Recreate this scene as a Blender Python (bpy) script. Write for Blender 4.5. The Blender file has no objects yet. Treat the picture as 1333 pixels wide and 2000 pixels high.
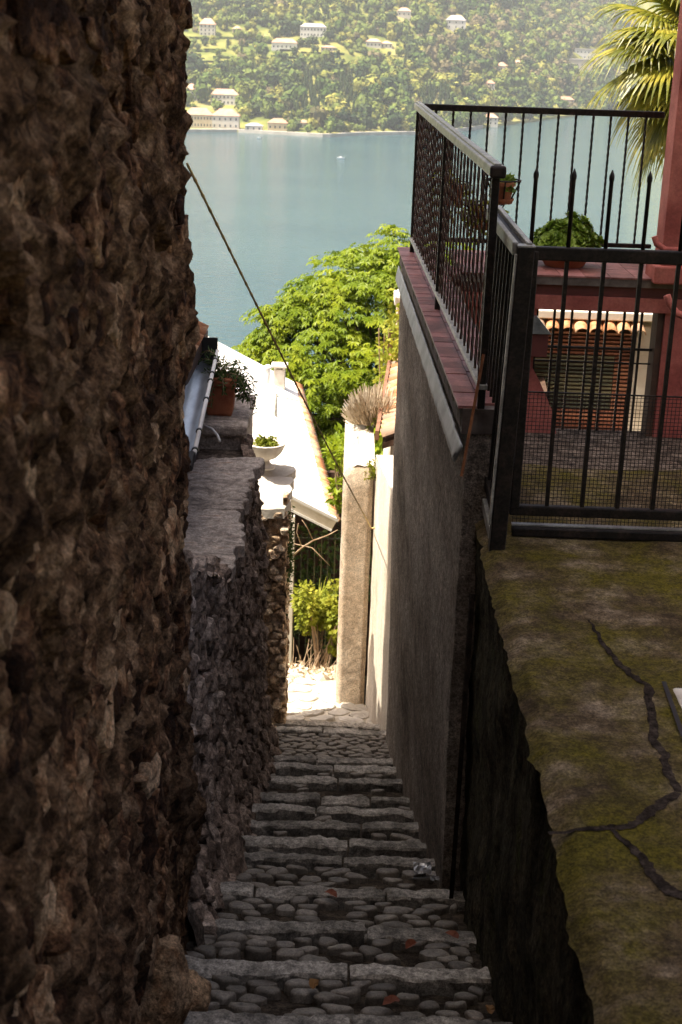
import bpy, bmesh, math, random
from mathutils import Vector, Matrix, noise
import numpy as np

SC = bpy.context.scene
COL = SC.collection
RND = random.Random(7)
R = math.radians

# ------------------------------------------------------------------ camera
F_PX, PITCH, ROLL = 2778.0, R(18.5), R(2.0)      # 50 mm lens on a 1333 x 2000 frame, eye at the origin
def ray(u, v):
    a = (u - 666.5) / F_PX; b = (v - 1000) / F_PX
    x = a * math.cos(ROLL) + b * math.sin(ROLL); d = -a * math.sin(ROLL) + b * math.cos(ROLL)
    return Vector((x, math.cos(PITCH) - d * math.sin(PITCH), -math.sin(PITCH) - d * math.cos(PITCH)))
def at(u, v, Y):
    r = ray(u, v); return r * (Y / r.y)
def atz(u, v, Z):
    r = ray(u, v); return r * (Z / r.z)
def proj(p):
    t = p[1] * math.cos(PITCH) - p[2] * math.sin(PITCH)
    a = p[0] / t; d = (-p[1] * math.sin(PITCH) - p[2] * math.cos(PITCH)) / t
    return (666.5 + F_PX * (a * math.cos(ROLL) - d * math.sin(ROLL)), 1000 + F_PX * (a * math.sin(ROLL) + d * math.cos(ROLL)))

cam_d = bpy.data.cameras.new('camera')
cam_d.sensor_fit = 'VERTICAL'; cam_d.sensor_height = 36; cam_d.sensor_width = 24; cam_d.lens = 50
cam_d.clip_start = 0.05; cam_d.clip_end = 12000
cam_d.dof.use_dof = True; cam_d.dof.focus_distance = 8.0; cam_d.dof.aperture_fstop = 7.1
cam = bpy.data.objects.new('camera', cam_d); COL.objects.link(cam)
_f = Vector((0, math.cos(PITCH), -math.sin(PITCH))); _dn = Vector((0, -math.sin(PITCH), -math.cos(PITCH))); _x = Vector((1, 0, 0))
_r = _x * math.cos(ROLL) - _dn * math.sin(ROLL); _d = _x * math.sin(ROLL) + _dn * math.cos(ROLL)
M = Matrix.Identity(4)
for i in range(3):
    M[i][0] = _r[i]; M[i][1] = -_d[i]; M[i][2] = -_f[i]
cam.matrix_world = M
SC.camera = cam

# ------------------------------------------------------------------ sky, sun, exposure
SUN_EL, SUN_AZ = R(65), R(17)                     # from the left, slightly behind the camera
sun_dir = Vector((-math.cos(SUN_AZ) * math.cos(SUN_EL), -math.sin(SUN_AZ) * math.cos(SUN_EL), math.sin(SUN_EL)))
w = bpy.data.worlds.new('World'); SC.world = w; w.use_nodes = True
nt = w.node_tree; nt.nodes.clear()
sky = nt.nodes.new('ShaderNodeTexSky'); sky.sky_type = 'NISHITA'; sky.sun_disc = False
sky.dust_density = 7.0; sky.ozone_density = 0.0; sky.air_density = 0.6; sky.sun_elevation = SUN_EL; sky.sun_rotation = math.atan2(sun_dir.x, sun_dir.y)
bg = nt.nodes.new('ShaderNodeBackground'); bg.inputs['Strength'].default_value = 0.11
wo = nt.nodes.new('ShaderNodeOutputWorld')
nt.links.new(sky.outputs[0], bg.inputs[0]); nt.links.new(bg.outputs[0], wo.inputs[0])
sun_l = bpy.data.lights.new('sun', 'SUN'); sun_l.energy = 5.0; sun_l.angle = R(0.5); sun_l.color = (1.0, 0.92, 0.78)
sun = bpy.data.objects.new('sun', sun_l); COL.objects.link(sun)
sun.rotation_euler = (-sun_dir).to_track_quat('-Z', 'Y').to_euler(); sun.location = sun_dir * 50
SC.view_settings.view_transform = 'Standard'; SC.view_settings.look = 'None'
SC.view_settings.exposure = 1.35; SC.view_settings.gamma = 1.0
try: SC.view_settings.use_curve_mapping = False
except Exception: pass
SC.render.engine = 'CYCLES'
cy = SC.cycles
cy.use_denoising = True
cy.max_bounces = 7; cy.diffuse_bounces = 4; cy.glossy_bounces = 3; cy.transmission_bounces = 4; cy.volume_bounces = 1; cy.transparent_max_bounces = 8
cy.caustics_reflective = False; cy.caustics_refractive = False; cy.sample_clamp_indirect = 8.0

# ------------------------------------------------------------------ helpers
class MB:
    def __init__(s): s.v = []; s.f = []
    def add(s, vs, fs):
        n = len(s.v); s.v += [tuple(p) for p in vs]; s.f += [tuple(i + n for i in f) for f in fs]; return s
    def box(s, x0, x1, y0, y1, z0, z1):
        return s.add([(x0,y0,z0),(x1,y0,z0),(x1,y1,z0),(x0,y1,z0),(x0,y0,z1),(x1,y0,z1),(x1,y1,z1),(x0,y1,z1)],
                     [(0,3,2,1),(4,5,6,7),(0,1,5,4),(1,2,6,5),(2,3,7,6),(3,0,4,7)])
    def prism(s, pts, off):
        """polygon pts (3D) extruded by vector off"""
        n = len(pts); off = Vector(off); vs = [Vector(p) for p in pts]; vs += [p + off for p in vs]
        fs = [tuple(range(n))[::-1], tuple(range(n, 2*n))] + [(i, (i+1) % n, n + (i+1) % n, n + i) for i in range(n)]
        return s.add(vs, fs)
    def bar(s, a, b, wx, wy=None, up=(0,0,1), twist=0, seg=1):
        a = Vector(a); b = Vector(b); wy = wy or wx; d = (b - a).normalized(); up = Vector(up)
        if abs(d.dot(up)) > .98: up = Vector((1,0,0))
        x = d.cross(up).normalized(); y = x.cross(d).normalized(); vs = []; fs = []
        for k in range(seg + 1):
            c = a + (b - a) * (k / seg); t = twist * k / seg; ct, st = math.cos(t), math.sin(t)
            for sx, sy in ((-1,-1),(1,-1),(1,1),(-1,1)):
                px, py = sx*wx/2, sy*wy/2
                vs.append(c + x*(px*ct - py*st) + y*(px*st + py*ct))
        for k in range(seg):
            for j in range(4): fs.append((4*k+j, 4*k+(j+1)%4, 4*k+4+(j+1)%4, 4*k+4+j))
        fs += [(3,2,1,0), tuple(4*seg + j for j in range(4))]
        return s.add(vs, fs)
    def tube(s, pts, r, n=8, cap=True):
        pts = [Vector(p) for p in pts]; rs = r if isinstance(r, (list, tuple)) else [r]*len(pts)
        vs = []; fs = []; prev = None
        for k, p in enumerate(pts):
            d = (pts[min(k+1, len(pts)-1)] - pts[max(k-1, 0)]).normalized()
            up = Vector((0,0,1)) if abs(d.z) < .9 else Vector((1,0,0))
            x = prev - d*prev.dot(d) if prev is not None else d.cross(up)
            x.normalize(); prev = x; y = d.cross(x)
            for j in range(n):
                a = 2*math.pi*j/n; vs.append(p + (x*math.cos(a) + y*math.sin(a))*rs[k])
        for k in range(len(pts)-1):
            for j in range(n): fs.append((k*n+j, k*n+(j+1)%n, (k+1)*n+(j+1)%n, (k+1)*n+j))
        if cap: fs += [tuple(range(n))[::-1], tuple((len(pts)-1)*n + j for j in range(n))]
        return s.add(vs, fs)
    def lathe(s, prof, c, n=20, sc=None):
        """prof [(r,z)], around vertical axis at c; sc(angle)-> radius factor"""
        vs = []; fs = []
        for (r, z) in prof:
            for j in range(n):
                a = 2*math.pi*j/n; k = sc(a) if sc else 1.0
                vs.append((c[0] + r*k*math.cos(a), c[1] + r*k*math.sin(a), c[2] + z))
        m = len(prof)
        for i in range(m-1):
            for j in range(n): fs.append((i*n+j, i*n+(j+1)%n, (i+1)*n+(j+1)%n, (i+1)*n+j))
        fs += [tuple(range(n))[::-1], tuple((m-1)*n + j for j in range(n))]
        return s.add(vs, fs)
    def grid(s, fn, nu, nv):
        vs = [fn(i/nu, j/nv) for j in range(nv+1) for i in range(nu+1)]
        fs = [(j*(nu+1)+i, j*(nu+1)+i+1, (j+1)*(nu+1)+i+1, (j+1)*(nu+1)+i) for j in range(nv) for i in range(nu)]
        return s.add(vs, fs)
    def mesh(s, name, m=None, smooth=False):
        me = bpy.data.meshes.new(name); me.from_pydata(s.v, [], s.f); me.update()
        if m: me.materials.append(MATS[m])
        if smooth: me.polygons.foreach_set('use_smooth', [True]*len(me.polygons))
        if smooth == 'sharp': me.set_sharp_from_angle(angle=R(24))
        return me
    def build(s, name, m, parent=None, smooth=False, bevel=0):
        o = bpy.data.objects.new(name, s.mesh(name, m, smooth)); COL.objects.link(o)
        if parent: attach(o, parent)
        if bevel:
            b = o.modifiers.new('bevel', 'BEVEL'); b.width = bevel; b.segments = 2; b.limit_method = 'ANGLE'
        return o
def attach(o, parent):
    o.parent = parent
    o.matrix_parent_inverse = Matrix.Translation(-parent['_w']) if '_w' in parent else Matrix.Translation(-(Vector(parent.location)))
def mesh_np(name, V, Fq, m, parent=None, smooth=False):
    """V (n,3), Fq (k,c) arrays"""
    me = bpy.data.meshes.new(name); V = np.asarray(V, dtype=np.float32); Fq = np.asarray(Fq, dtype=np.int32); c = Fq.shape[1]
    me.vertices.add(len(V)); me.vertices.foreach_set('co', V.ravel())
    me.loops.add(Fq.size); me.loops.foreach_set('vertex_index', Fq.ravel())
    me.polygons.add(len(Fq)); me.polygons.foreach_set('loop_start', np.arange(len(Fq), dtype=np.int32)*c)
    if smooth: me.polygons.foreach_set('use_smooth', np.ones(len(Fq), dtype=bool))
    me.update(calc_edges=True); me.validate()
    if m: me.materials.append(MATS[m])
    o = bpy.data.objects.new(name, me); COL.objects.link(o)
    if parent: attach(o, parent)
    return o
def tag(o, label=None, cat=None, group=None, kind=None):
    if label: o['label'] = label
    if cat: o['category'] = cat
    if group: o['group'] = group
    if kind: o['kind'] = kind
    return o
def thing(name, label, cat, loc=(0,0,0), group=None):
    o = bpy.data.objects.new(name, None); o.empty_display_size = .1; COL.objects.link(o); o.location = loc
    return tag(o, label, cat, group)
def part(name, me, parent, loc=(0,0,0), rot=None, scale=None):
    """mesh datablock placed at a world location as a child"""
    o = bpy.data.objects.new(name, me); COL.objects.link(o); o.location = loc
    if rot is not None: o.rotation_euler = rot
    if scale is not None: o.scale = scale
    if parent: attach(o, parent)
    return o
def nz(x, y, z, s=1.0): return noise.noise(Vector((x*s, y*s, z*s)))
def fbm(x, y, z, s, o=4): return noise.fractal(Vector((x*s, y*s, z*s)), 1.0, 2.0, o)

# ------------------------------------------------------------------ materials
MATS = {}
def mat(name, cols, scale=5, detail=6, rough=.85, bump=0.0, bscale=60, bdist=.01, aniso=(1,1,1), spec=.3, metal=0, rand=0.0, pos=None,
        moss=None, moss_scale=2.0, moss_lo=.5, bump2=0, b2scale=8, transl=0.0, fac=None, voro=0, grain=None):
    m = bpy.data.materials.new(name); m.use_nodes = True; t = m.node_tree; N = t.nodes; L = t.links
    b = N['Principled BSDF']; b.inputs['Roughness'].default_value = rough; b.inputs['Metallic'].default_value = metal
    b.inputs['Specular IOR Level'].default_value = spec
    g = N.new('ShaderNodeNewGeometry'); mp = N.new('ShaderNodeMapping'); mp.inputs['Scale'].default_value = aniso
    L.new(g.outputs['Position'], mp.inputs['Vector'])
    n1 = N.new('ShaderNodeTexNoise'); n1.inputs['Scale'].default_value = scale; n1.inputs['Detail'].default_value = detail; n1.inputs['Roughness'].default_value = .62
    L.new(mp.outputs[0], n1.inputs['Vector'])
    src = n1.outputs['Fac']
    if voro:
        vo = N.new('ShaderNodeTexVoronoi'); vo.inputs['Scale'].default_value = voro; L.new(mp.outputs[0], vo.inputs['Vector'])
        mm = N.new('ShaderNodeMix'); mm.data_type = 'FLOAT'; mm.inputs[0].default_value = .4
        sp = N.new('ShaderNodeSeparateColor'); L.new(vo.outputs['Color'], sp.inputs[0])
        L.new(src, mm.inputs[2]); L.new(sp.outputs[0], mm.inputs[3]); src = mm.outputs[0]
    if rand:
        oi = N.new('ShaderNodeObjectInfo'); ma = N.new('ShaderNodeMath'); ma.operation = 'MULTIPLY_ADD'
        ma.inputs[1].default_value = rand; L.new(oi.outputs['Random'], ma.inputs[0])
        sb = N.new('ShaderNodeMath'); sb.operation = 'SUBTRACT'; sb.inputs[1].default_value = rand/2
        L.new(src, ma.inputs[2]); L.new(ma.outputs[0], sb.inputs[0]); src = sb.outputs[0]
    cr = N.new('ShaderNodeValToRGB'); e = cr.color_ramp.elements
    k = len(cols); ps = pos or [.35 + .3*i/max(1, k-1) for i in range(k)]
    while len(e) < k: e.new(.5)
    for i in range(k): e[i].position = ps[i]; e[i].color = (*cols[i], 1)
    L.new(src, cr.inputs[0]); colout = cr.outputs[0]
    if moss:
        n3 = N.new('ShaderNodeTexNoise'); n3.inputs['Scale'].default_value = moss_scale; n3.inputs['Detail'].default_value = 8; n3.inputs['Roughness'].default_value = .7
        L.new(g.outputs['Position'], n3.inputs['Vector'])
        mr = N.new('ShaderNodeMapRange'); mr.inputs[1].default_value = moss_lo; mr.inputs[2].default_value = moss_lo + .2
        L.new(n3.outputs['Fac'], mr.inputs[0])
        mx = N.new('ShaderNodeMix'); mx.data_type = 'RGBA'; L.new(mr.outputs[0], mx.inputs[0]); L.new(colout, mx.inputs[6]); mx.inputs[7].default_value = (*moss, 1)
        colout = mx.outputs[2]
    if grain:                                     # fine mineral grain: speckle in the colour itself
        for (gs_, lo_, hi_) in grain:
            n5 = N.new('ShaderNodeTexNoise'); n5.inputs['Scale'].default_value = gs_; n5.inputs['Detail'].default_value = 4; n5.inputs['Roughness'].default_value = .75
            L.new(g.outputs['Position'], n5.inputs['Vector'])
            mg = N.new('ShaderNodeMapRange'); mg.inputs[1].default_value = .36; mg.inputs[2].default_value = .64; mg.inputs[3].default_value = lo_; mg.inputs[4].default_value = hi_
            L.new(n5.outputs['Fac'], mg.inputs[0]); vm = N.new('ShaderNodeVectorMath'); vm.operation = 'SCALE'
            L.new(colout, vm.inputs[0]); L.new(mg.outputs[0], vm.inputs['Scale']); colout = vm.outputs[0]
    L.new(colout, b.inputs['Base Color'])
    if bump:
        n2 = N.new('ShaderNodeTexNoise'); n2.inputs['Scale'].default_value = bscale; n2.inputs['Detail'].default_value = 6; n2.inputs['Roughness'].default_value = .7
        L.new(mp.outputs[0] if bump2 == 0 else g.outputs['Position'], n2.inputs['Vector'])
        bp = N.new('ShaderNodeBump'); bp.inputs['Strength'].default_value = bump; bp.inputs['Distance'].default_value = bdist
        L.new(n2.outputs['Fac'], bp.inputs['Height'])
        if bump2:
            n4 = N.new('ShaderNodeTexNoise'); n4.inputs['Scale'].default_value = b2scale; n4.inputs['Detail'].default_value = 5; L.new(g.outputs['Position'], n4.inputs['Vector'])
            b2 = N.new('ShaderNodeBump'); b2.inputs['Strength'].default_value = bump2; b2.inputs['Distance'].default_value = .05
            L.new(n4.outputs['Fac'], b2.inputs['Height']); L.new(b2.outputs[0], bp.inputs['Normal'])
        L.new(bp.outputs[0], b.inputs['Normal'])
    if transl:
        tr = N.new('ShaderNodeBsdfTranslucent'); L.new(colout, tr.inputs['Color']); ms = N.new('ShaderNodeMixShader'); ms.inputs[0].default_value = transl
        L.new(b.outputs[0], ms.inputs[1]); L.new(tr.outputs[0], ms.inputs[2]); L.new(ms.outputs[0], N['Material Output'].inputs['Surface'])
    MATS[name] = m; return m

mat('rubble', grain=[(2.2,.55,1.4),(34,.45,1.5),(120,.6,1.4)], cols=[(.045,.019,.008),(.21,.10,.047),(.40,.225,.115),(.58,.38,.22)], scale=9, rand=.34, bump=1.0, bscale=30, bdist=.05, bump2=.8, b2scale=11, pos=[.36,.46,.54,.64], rough=.95, spec=.15)
mat('mortar', grain=[(2.2,.55,1.4),(34,.45,1.5),(120,.6,1.4)], cols=[(.035,.018,.009),(.17,.094,.049),(.35,.218,.125)], scale=12, bump=1.0, bscale=45, bdist=.03, bump2=.9, b2scale=10, rough=1, spec=.1)
mat('greystone', grain=[(34,.45,1.5),(120,.6,1.4)], cols=[(.055,.037,.027),(.18,.128,.096),(.32,.24,.185),(.45,.36,.29)], scale=7, rand=.3, bump=.8, bscale=30, bdist=.02, bump2=.7, b2scale=9, pos=[.25,.42,.58,.75], rough=.9, spec=.2)
mat('greymortar', grain=[(34,.45,1.5),(120,.6,1.4)], cols=[(.05,.038,.03),(.13,.10,.078),(.22,.175,.14)], scale=10, bump=1, bscale=40, bdist=.03, rough=1, spec=.1)
mat('capstone', grain=[(22,.6,1.35),(90,.65,1.3)], cols=[(.17,.14,.115),(.37,.305,.255),(.52,.445,.38),(.32,.2,.13)], scale=5, rand=.15, bump=.8, bscale=18, bdist=.03, aniso=(1,2.6,1), pos=[.28,.45,.6,.8], rough=.85, spec=.3)
mat('warmstone', grain=[(34,.45,1.5),(120,.6,1.4)], cols=[(.2,.13,.075),(.4,.28,.175),(.55,.41,.275),(.64,.52,.38)], scale=8, rand=.3, bump=.9, bscale=35, bdist=.02, rough=.95, spec=.15, moss=(.08,.10,.015), moss_scale=1.6, moss_lo=.62)
mat('stepstone', grain=[(34,.45,1.5),(120,.6,1.4)], cols=[(.12,.107,.088),(.25,.226,.192),(.38,.345,.295)], scale=6, rand=.2, bump=.7, bscale=40, bdist=.012, rough=.8, spec=.35, moss=(.045,.045,.02), moss_scale=3.5, moss_lo=.6)
mat('cobble', grain=[(40,.65,1.35),(140,.7,1.3)], cols=[(.055,.045,.035),(.125,.106,.084),(.21,.182,.148),(.19,.115,.07)], scale=4, rand=.42, bump=.5, bscale=45, bdist=.008, rough=.6, spec=.45, pos=[.1,.4,.75,.98])
mat('dirt', grain=[(34,.45,1.5),(120,.6,1.4)], cols=[(.022,.016,.011),(.055,.042,.03),(.10,.078,.056)], scale=9, bump=1, bscale=60, bdist=.02, rough=1, spec=.1, moss=(.03,.036,.012), moss_scale=3, moss_lo=.6)
mat('palepath', [(.32,.27,.2),(.5,.44,.35),(.6,.55,.46)], scale=6, bump=.6, bscale=30, bdist=.02, rough=.95)
mat('paleslab', [(.4,.36,.3),(.55,.5,.43)], scale=5, rand=.3, bump=.6, bscale=30, bdist=.015, rough=.9)
mat('mossyconcrete', grain=[(12,.8,1.18),(34,.6,1.35),(120,.5,1.55)], cols=[(.04,.026,.012),(.095,.065,.034),(.24,.18,.12)], scale=4.5, detail=14, bump=.9, bscale=50, bdist=.015, rough=.95, spec=.15, moss=(.092,.074,.008), moss_scale=2.6, moss_lo=.42)
mat('patch', grain=[(34,.45,1.5),(120,.6,1.4)], cols=[(.018,.013,.010),(.032,.024,.019),(.05,.038,.03)], scale=18, bump=.6, bscale=90, bdist=.01, rough=1, spec=.03)
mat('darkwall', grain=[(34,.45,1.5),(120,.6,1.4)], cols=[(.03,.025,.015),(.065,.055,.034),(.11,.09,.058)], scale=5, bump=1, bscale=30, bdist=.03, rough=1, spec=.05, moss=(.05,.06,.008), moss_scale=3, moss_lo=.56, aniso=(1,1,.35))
mat('roughcast', grain=[(7,.75,1.2),(36,.5,1.5),(115,.5,1.5)], moss=(.10,.088,.06), moss_scale=1.1, moss_lo=.60, cols=[(.17,.135,.105),(.31,.252,.2),(.40,.332,.27),(.5,.425,.35)], scale=3.0, detail=8, aniso=(1,.22,.5), bump=1.0, bscale=50, bdist=.05, bump2=.35, b2scale=14, rough=.95, spec=.1, pos=[.34,.45,.55,.66])
mat('roughcast_tan', grain=[(20,.8,1.2),(110,.6,1.35)], cols=[(.54,.41,.28),(.64,.5,.36),(.7,.57,.43)], scale=3, bump=1.0, bscale=110, bdist=.03, bump2=.4, b2scale=16, rough=.95, spec=.1)
mat('litplaster', grain=[(30,.85,1.12),(110,.85,1.15)], cols=[(.58,.49,.38),(.7,.61,.5),(.76,.69,.59)], scale=3, aniso=(1,2,.3), bump=.7, bscale=70, bdist=.02, rough=.95, spec=.1, moss=(.25,.2,.06), moss_scale=2.2, moss_lo=.68)
mat('redtile', grain=[(9,.7,1.25),(90,.8,1.2)], cols=[(.15,.055,.045),(.24,.095,.08),(.30,.13,.115)], scale=6, rand=.3, rough=.5, spec=.4, bump=.15, bscale=60)
mat('grout', [(.08,.06,.05),(.16,.13,.11)], scale=10, rough=.95)
mat('mossedge', grain=[(34,.45,1.5),(120,.6,1.4)], cols=[(.03,.025,.016),(.08,.06,.035),(.14,.10,.06)], scale=14, bump=1, bscale=45, bdist=.02, rough=1, moss=(.06,.055,.012), moss_scale=6, moss_lo=.52)
mat('flashing', [(.26,.27,.27),(.36,.37,.37),(.43,.44,.44)], scale=8, bump=.4, bscale=25, bdist=.01, rough=.55, spec=.4)
mat('blackiron', grain=[(60,.6,1.8)], cols=[(.009,.007,.006),(.014,.011,.009),(.026,.018,.014)], scale=20, rough=.5, spec=.2, bump=.08, bscale=120, bdist=.003)
mat('greyrail', grain=[(18,.7,1.2),(110,.75,1.2)], cols=[(.22,.21,.18),(.32,.31,.27),(.4,.385,.34)], scale=12, rough=.42, spec=.5, bump=.1, bscale=90, bdist=.003)
mat('browniron', [(.035,.016,.012),(.055,.026,.018),(.085,.045,.03)], scale=25, rough=.42, spec=.5)
mat('rust', [(.10,.035,.015),(.2,.075,.03),(.28,.12,.05)], scale=18, rough=.8)
mat('redwall', grain=[(3,.75,1.15),(60,.85,1.12)], cols=[(.30,.075,.06),(.38,.11,.085),(.44,.15,.115)], scale=2.5, detail=8, rough=.8, bump=.3, bscale=50, bdist=.01, spec=.25)
mat('darkred', [(.09,.025,.02),(.13,.035,.03)], scale=5, rough=.6)
mat('purplewall', [(.15,.125,.125),(.2,.165,.165)], scale=3, rough=.9, bump=.2, bscale=60)
mat('zinc', [(.2,.22,.25),(.36,.39,.43),(.5,.54,.58)], scale=3, aniso=(3,.6,3), rough=.3, metal=.75, spec=.5)
mat('whitepaint', [(.6,.58,.55),(.72,.7,.67)], scale=6, rough=.5)
mat('blackplastic', [(.012,.012,.012),(.02,.02,.02)], scale=6, rough=.5)
mat('terracotta', [(.24,.065,.03),(.36,.12,.055),(.44,.17,.085)], scale=6, rough=.8, bump=.25, bscale=50, bdist=.01)
mat('rooftile', [(.34,.14,.06),(.5,.24,.11),(.6,.36,.2),(.3,.2,.14)], scale=5, rand=.4, rough=.85, bump=.4, bscale=50, bdist=.01)
mat('paleroof', [(.62,.58,.53),(.76,.73,.69),(.82,.8,.77)], scale=3, rough=.7, bump=.2, bscale=12, bdist=.02)
mat('urnstone', [(.5,.44,.36),(.62,.56,.48),(.68,.63,.55)], scale=9, rough=.9, bump=.4, bscale=50, bdist=.01)
mat('cream', [(.55,.48,.38),(.66,.6,.5),(.7,.65,.56)], scale=3, rough=.9, bump=.2, bscale=50)
mat('darkbeam', [(.05,.028,.018),(.09,.05,.033)], scale=8, rough=.85, aniso=(1,4,1))
mat('fasciabrown', [(.15,.07,.04),(.23,.115,.07)], scale=8, rough=.8)
mat('louvre', [(.14,.045,.025),(.25,.09,.05),(.34,.15,.085)], scale=9, rand=.6, rough=.6)
mat('louvregreen', [(.035,.04,.025),(.07,.075,.045),(.12,.11,.06)], scale=9, rand=.6, rough=.5)
mat('glassdark', [(.02,.03,.035),(.05,.06,.07)], scale=2, rough=.15, spec=.6)
mat('leaf_chestnut', [(.10,.16,.006),(.18,.24,.009),(.28,.32,.014)], scale=1.6, rough=.5, transl=.42, spec=.3)
mat('leaf_dark', [(.03,.055,.010),(.055,.095,.018),(.09,.13,.025)], scale=5, rough=.5, transl=.3, spec=.3)
mat('leaf_lime', [(.13,.16,.012),(.22,.24,.02),(.32,.31,.035)], scale=5, rough=.6, transl=.4, spec=.25)
mat('leaf_succulent', [(.11,.18,.016),(.18,.27,.03),(.26,.36,.05)], scale=8, rough=.4, transl=.15, spec=.4)
mat('leaf_palm', [(.07,.085,.008),(.17,.175,.015),(.36,.31,.04)], scale=5, rough=.4, transl=.35, spec=.45)
mat('dryplant', [(.36,.28,.19),(.52,.43,.31),(.66,.58,.46)], scale=8, rough=.9, transl=.2)
mat('twig', [(.22,.14,.08),(.36,.26,.17)], scale=9, rough=.9)
mat('purpleleaf', [(.06,.035,.045),(.16,.11,.12),(.45,.4,.4)], scale=30, rough=.5, transl=.2, pos=[.35,.5,.68])
mat('bark', [(.05,.035,.024),(.10,.075,.05)], scale=8, rough=.95, bump=.7, bscale=20, bdist=.03)
mat('cable', [(.3,.19,.06),(.5,.35,.13),(.6,.45,.2)], scale=7, rough=.6)
mat('redleaf', [(.12,.03,.015),(.2,.06,.025)], scale=20, rough=.6)
mat('orangeleaf', [(.18,.085,.025),(.26,.14,.05)], scale=20, rough=.6)
mat('nearground', [(.05,.045,.02),(.09,.08,.035),(.12,.11,.05)], scale=.8, rough=1)
mat('plaster_far', [(.38,.33,.27),(.5,.46,.4)], scale=.2, rough=.9, rand=.5)
mat('plaster_white', [(.5,.47,.43),(.6,.57,.53)], scale=.2, rough=.9)
mat('plaster_yellow', [(.42,.33,.2),(.5,.41,.27)], scale=.2, rough=.9)
mat('roof_far', [(.38,.2,.13),(.5,.3,.21)], scale=.3, rough=.9, rand=.4)
mat('roof_grey', [(.3,.27,.26),(.38,.34,.33)], scale=.3, rough=.9)
mat('quay', [(.35,.32,.27),(.48,.44,.38)], scale=.15, rough=.95)
mat('tree_green', [(.04,.068,.013),(.07,.105,.022),(.12,.15,.032)], scale=.16, rand=.5, rough=.9, spec=.1)
mat('tree_dark', [(.018,.034,.012),(.03,.05,.017),(.05,.07,.022)], scale=.16, rand=.4, rough=.9, spec=.1)
mat('tree_lime', [(.10,.125,.022),(.16,.17,.034),(.22,.21,.045)], scale=.16, rand=.5, rough=.9, spec=.1)
mat('tree_rust', [(.07,.07,.025),(.11,.095,.04),(.15,.12,.06)], scale=.16, rand=.5, rough=.9, spec=.1)
mat('farground', [(.05,.075,.018),(.12,.135,.032),(.2,.19,.05),(.26,.23,.09)], scale=.02, detail=10, rough=1, spec=.05)
mat('boatwhite', [(.75,.75,.75),(.82,.82,.82)], scale=1, rough=.4)
mat('foil', [(.3,.3,.3),(.4,.4,.4)], scale=40, rough=.3, metal=.6)

# water: teal, rippled, glossy
m = bpy.data.materials.new('water'); m.use_nodes = True; t = m.node_tree; b = t.nodes['Principled BSDF']
b.inputs['Base Color'].default_value = (.035, .125, .125, 1); b.inputs['Roughness'].default_value = .12; b.inputs['IOR'].default_value = 1.33
g = t.nodes.new('ShaderNodeNewGeometry'); mp = t.nodes.new('ShaderNodeMapping'); mp.inputs['Scale'].default_value = (.22, .5, 1)
n1 = t.nodes.new('ShaderNodeTexNoise'); n1.inputs['Scale'].default_value = .8; n1.inputs['Detail'].default_value = 5
n2 = t.nodes.new('ShaderNodeTexNoise'); n2.inputs['Scale'].default_value = .03; n2.inputs['Detail'].default_value = 4
bp = t.nodes.new('ShaderNodeBump'); bp.inputs['Strength'].default_value = .9; bp.inputs['Distance'].default_value = .5
cr = t.nodes.new('ShaderNodeValToRGB'); cr.color_ramp.elements[0].color = (.022,.060,.070,1); cr.color_ramp.elements[1].color = (.031,.074,.082,1)
cr.color_ramp.elements[0].position = .35; cr.color_ramp.elements[1].position = .65
t.links.new(g.outputs['Position'], mp.inputs[0]); t.links.new(mp.outputs[0], n1.inputs['Vector']); t.links.new(mp.outputs[0], n2.inputs['Vector'])
t.links.new(n1.outputs['Fac'], bp.inputs['Height']); t.links.new(bp.outputs[0], b.inputs['Normal']); t.links.new(n2.outputs['Fac'], cr.inputs[0]); t.links.new(cr.outputs[0], b.inputs['Base Color'])
MATS['water'] = m

# ------------------------------------------------------------------ rubble masonry: voronoi cells turned into stones
def voronoi_cells(a0, a1, b0, b1, size, asp, rnd, keep=None):
    """irregular cells in the (a,b) rectangle; asp = width / height of a stone"""
    sx, sy = size*asp, size; nx = max(1, round((a1-a0)/sx)); ny = max(1, round((b1-b0)/sy)); seeds = {}
    for j in range(-1, ny+1):
        for i in range(-1, nx+1):
            seeds[(i,j)] = ((i + .5 + (.5 if j % 2 else 0) + rnd.uniform(-.38,.38)), (j + .5 + rnd.uniform(-.36,.36)))
    ux, uy = (a1-a0)/nx, (b1-b0)/ny; out = []
    for j in range(0, ny):
        for i in range(0, nx):
            c = seeds[(i,j)]; poly = [(c[0]-2,c[1]-2),(c[0]+2,c[1]-2),(c[0]+2,c[1]+2),(c[0]-2,c[1]+2)]
            for dj in (-2,-1,0,1,2):
                for di in (-2,-1,0,1,2):
                    if (di, dj) == (0,0) or (i+di, j+dj) not in seeds: continue
                    q = seeds[(i+di, j+dj)]; mx, my = (c[0]+q[0])/2, (c[1]+q[1])/2; nx_, ny_ = q[0]-c[0], q[1]-c[1]
                    new = []
                    for k in range(len(poly)):
                        p, r = poly[k], poly[(k+1) % len(poly)]
                        dp = (p[0]-mx)*nx_ + (p[1]-my)*ny_; dr = (r[0]-mx)*nx_ + (r[1]-my)*ny_
                        if dp <= 0: new.append(p)
                        if dp*dr < 0:
                            s = dp/(dp-dr); new.append((p[0]+(r[0]-p[0])*s, p[1]+(r[1]-p[1])*s))
                    poly = new
                    if len(poly) < 3: break
                if len(poly) < 3: break
            if len(poly) < 3: continue
            poly = [(min(max(a0 + p[0]*ux, a0), a1), min(max(b0 + p[1]*uy, b0), b1)) for p in poly]
            cx = sum(p[0] for p in poly)/len(poly); cy_ = sum(p[1] for p in poly)/len(poly)
            if keep is None or keep(cx, cy_): out.append((cx, cy_, poly))
    return out
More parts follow.
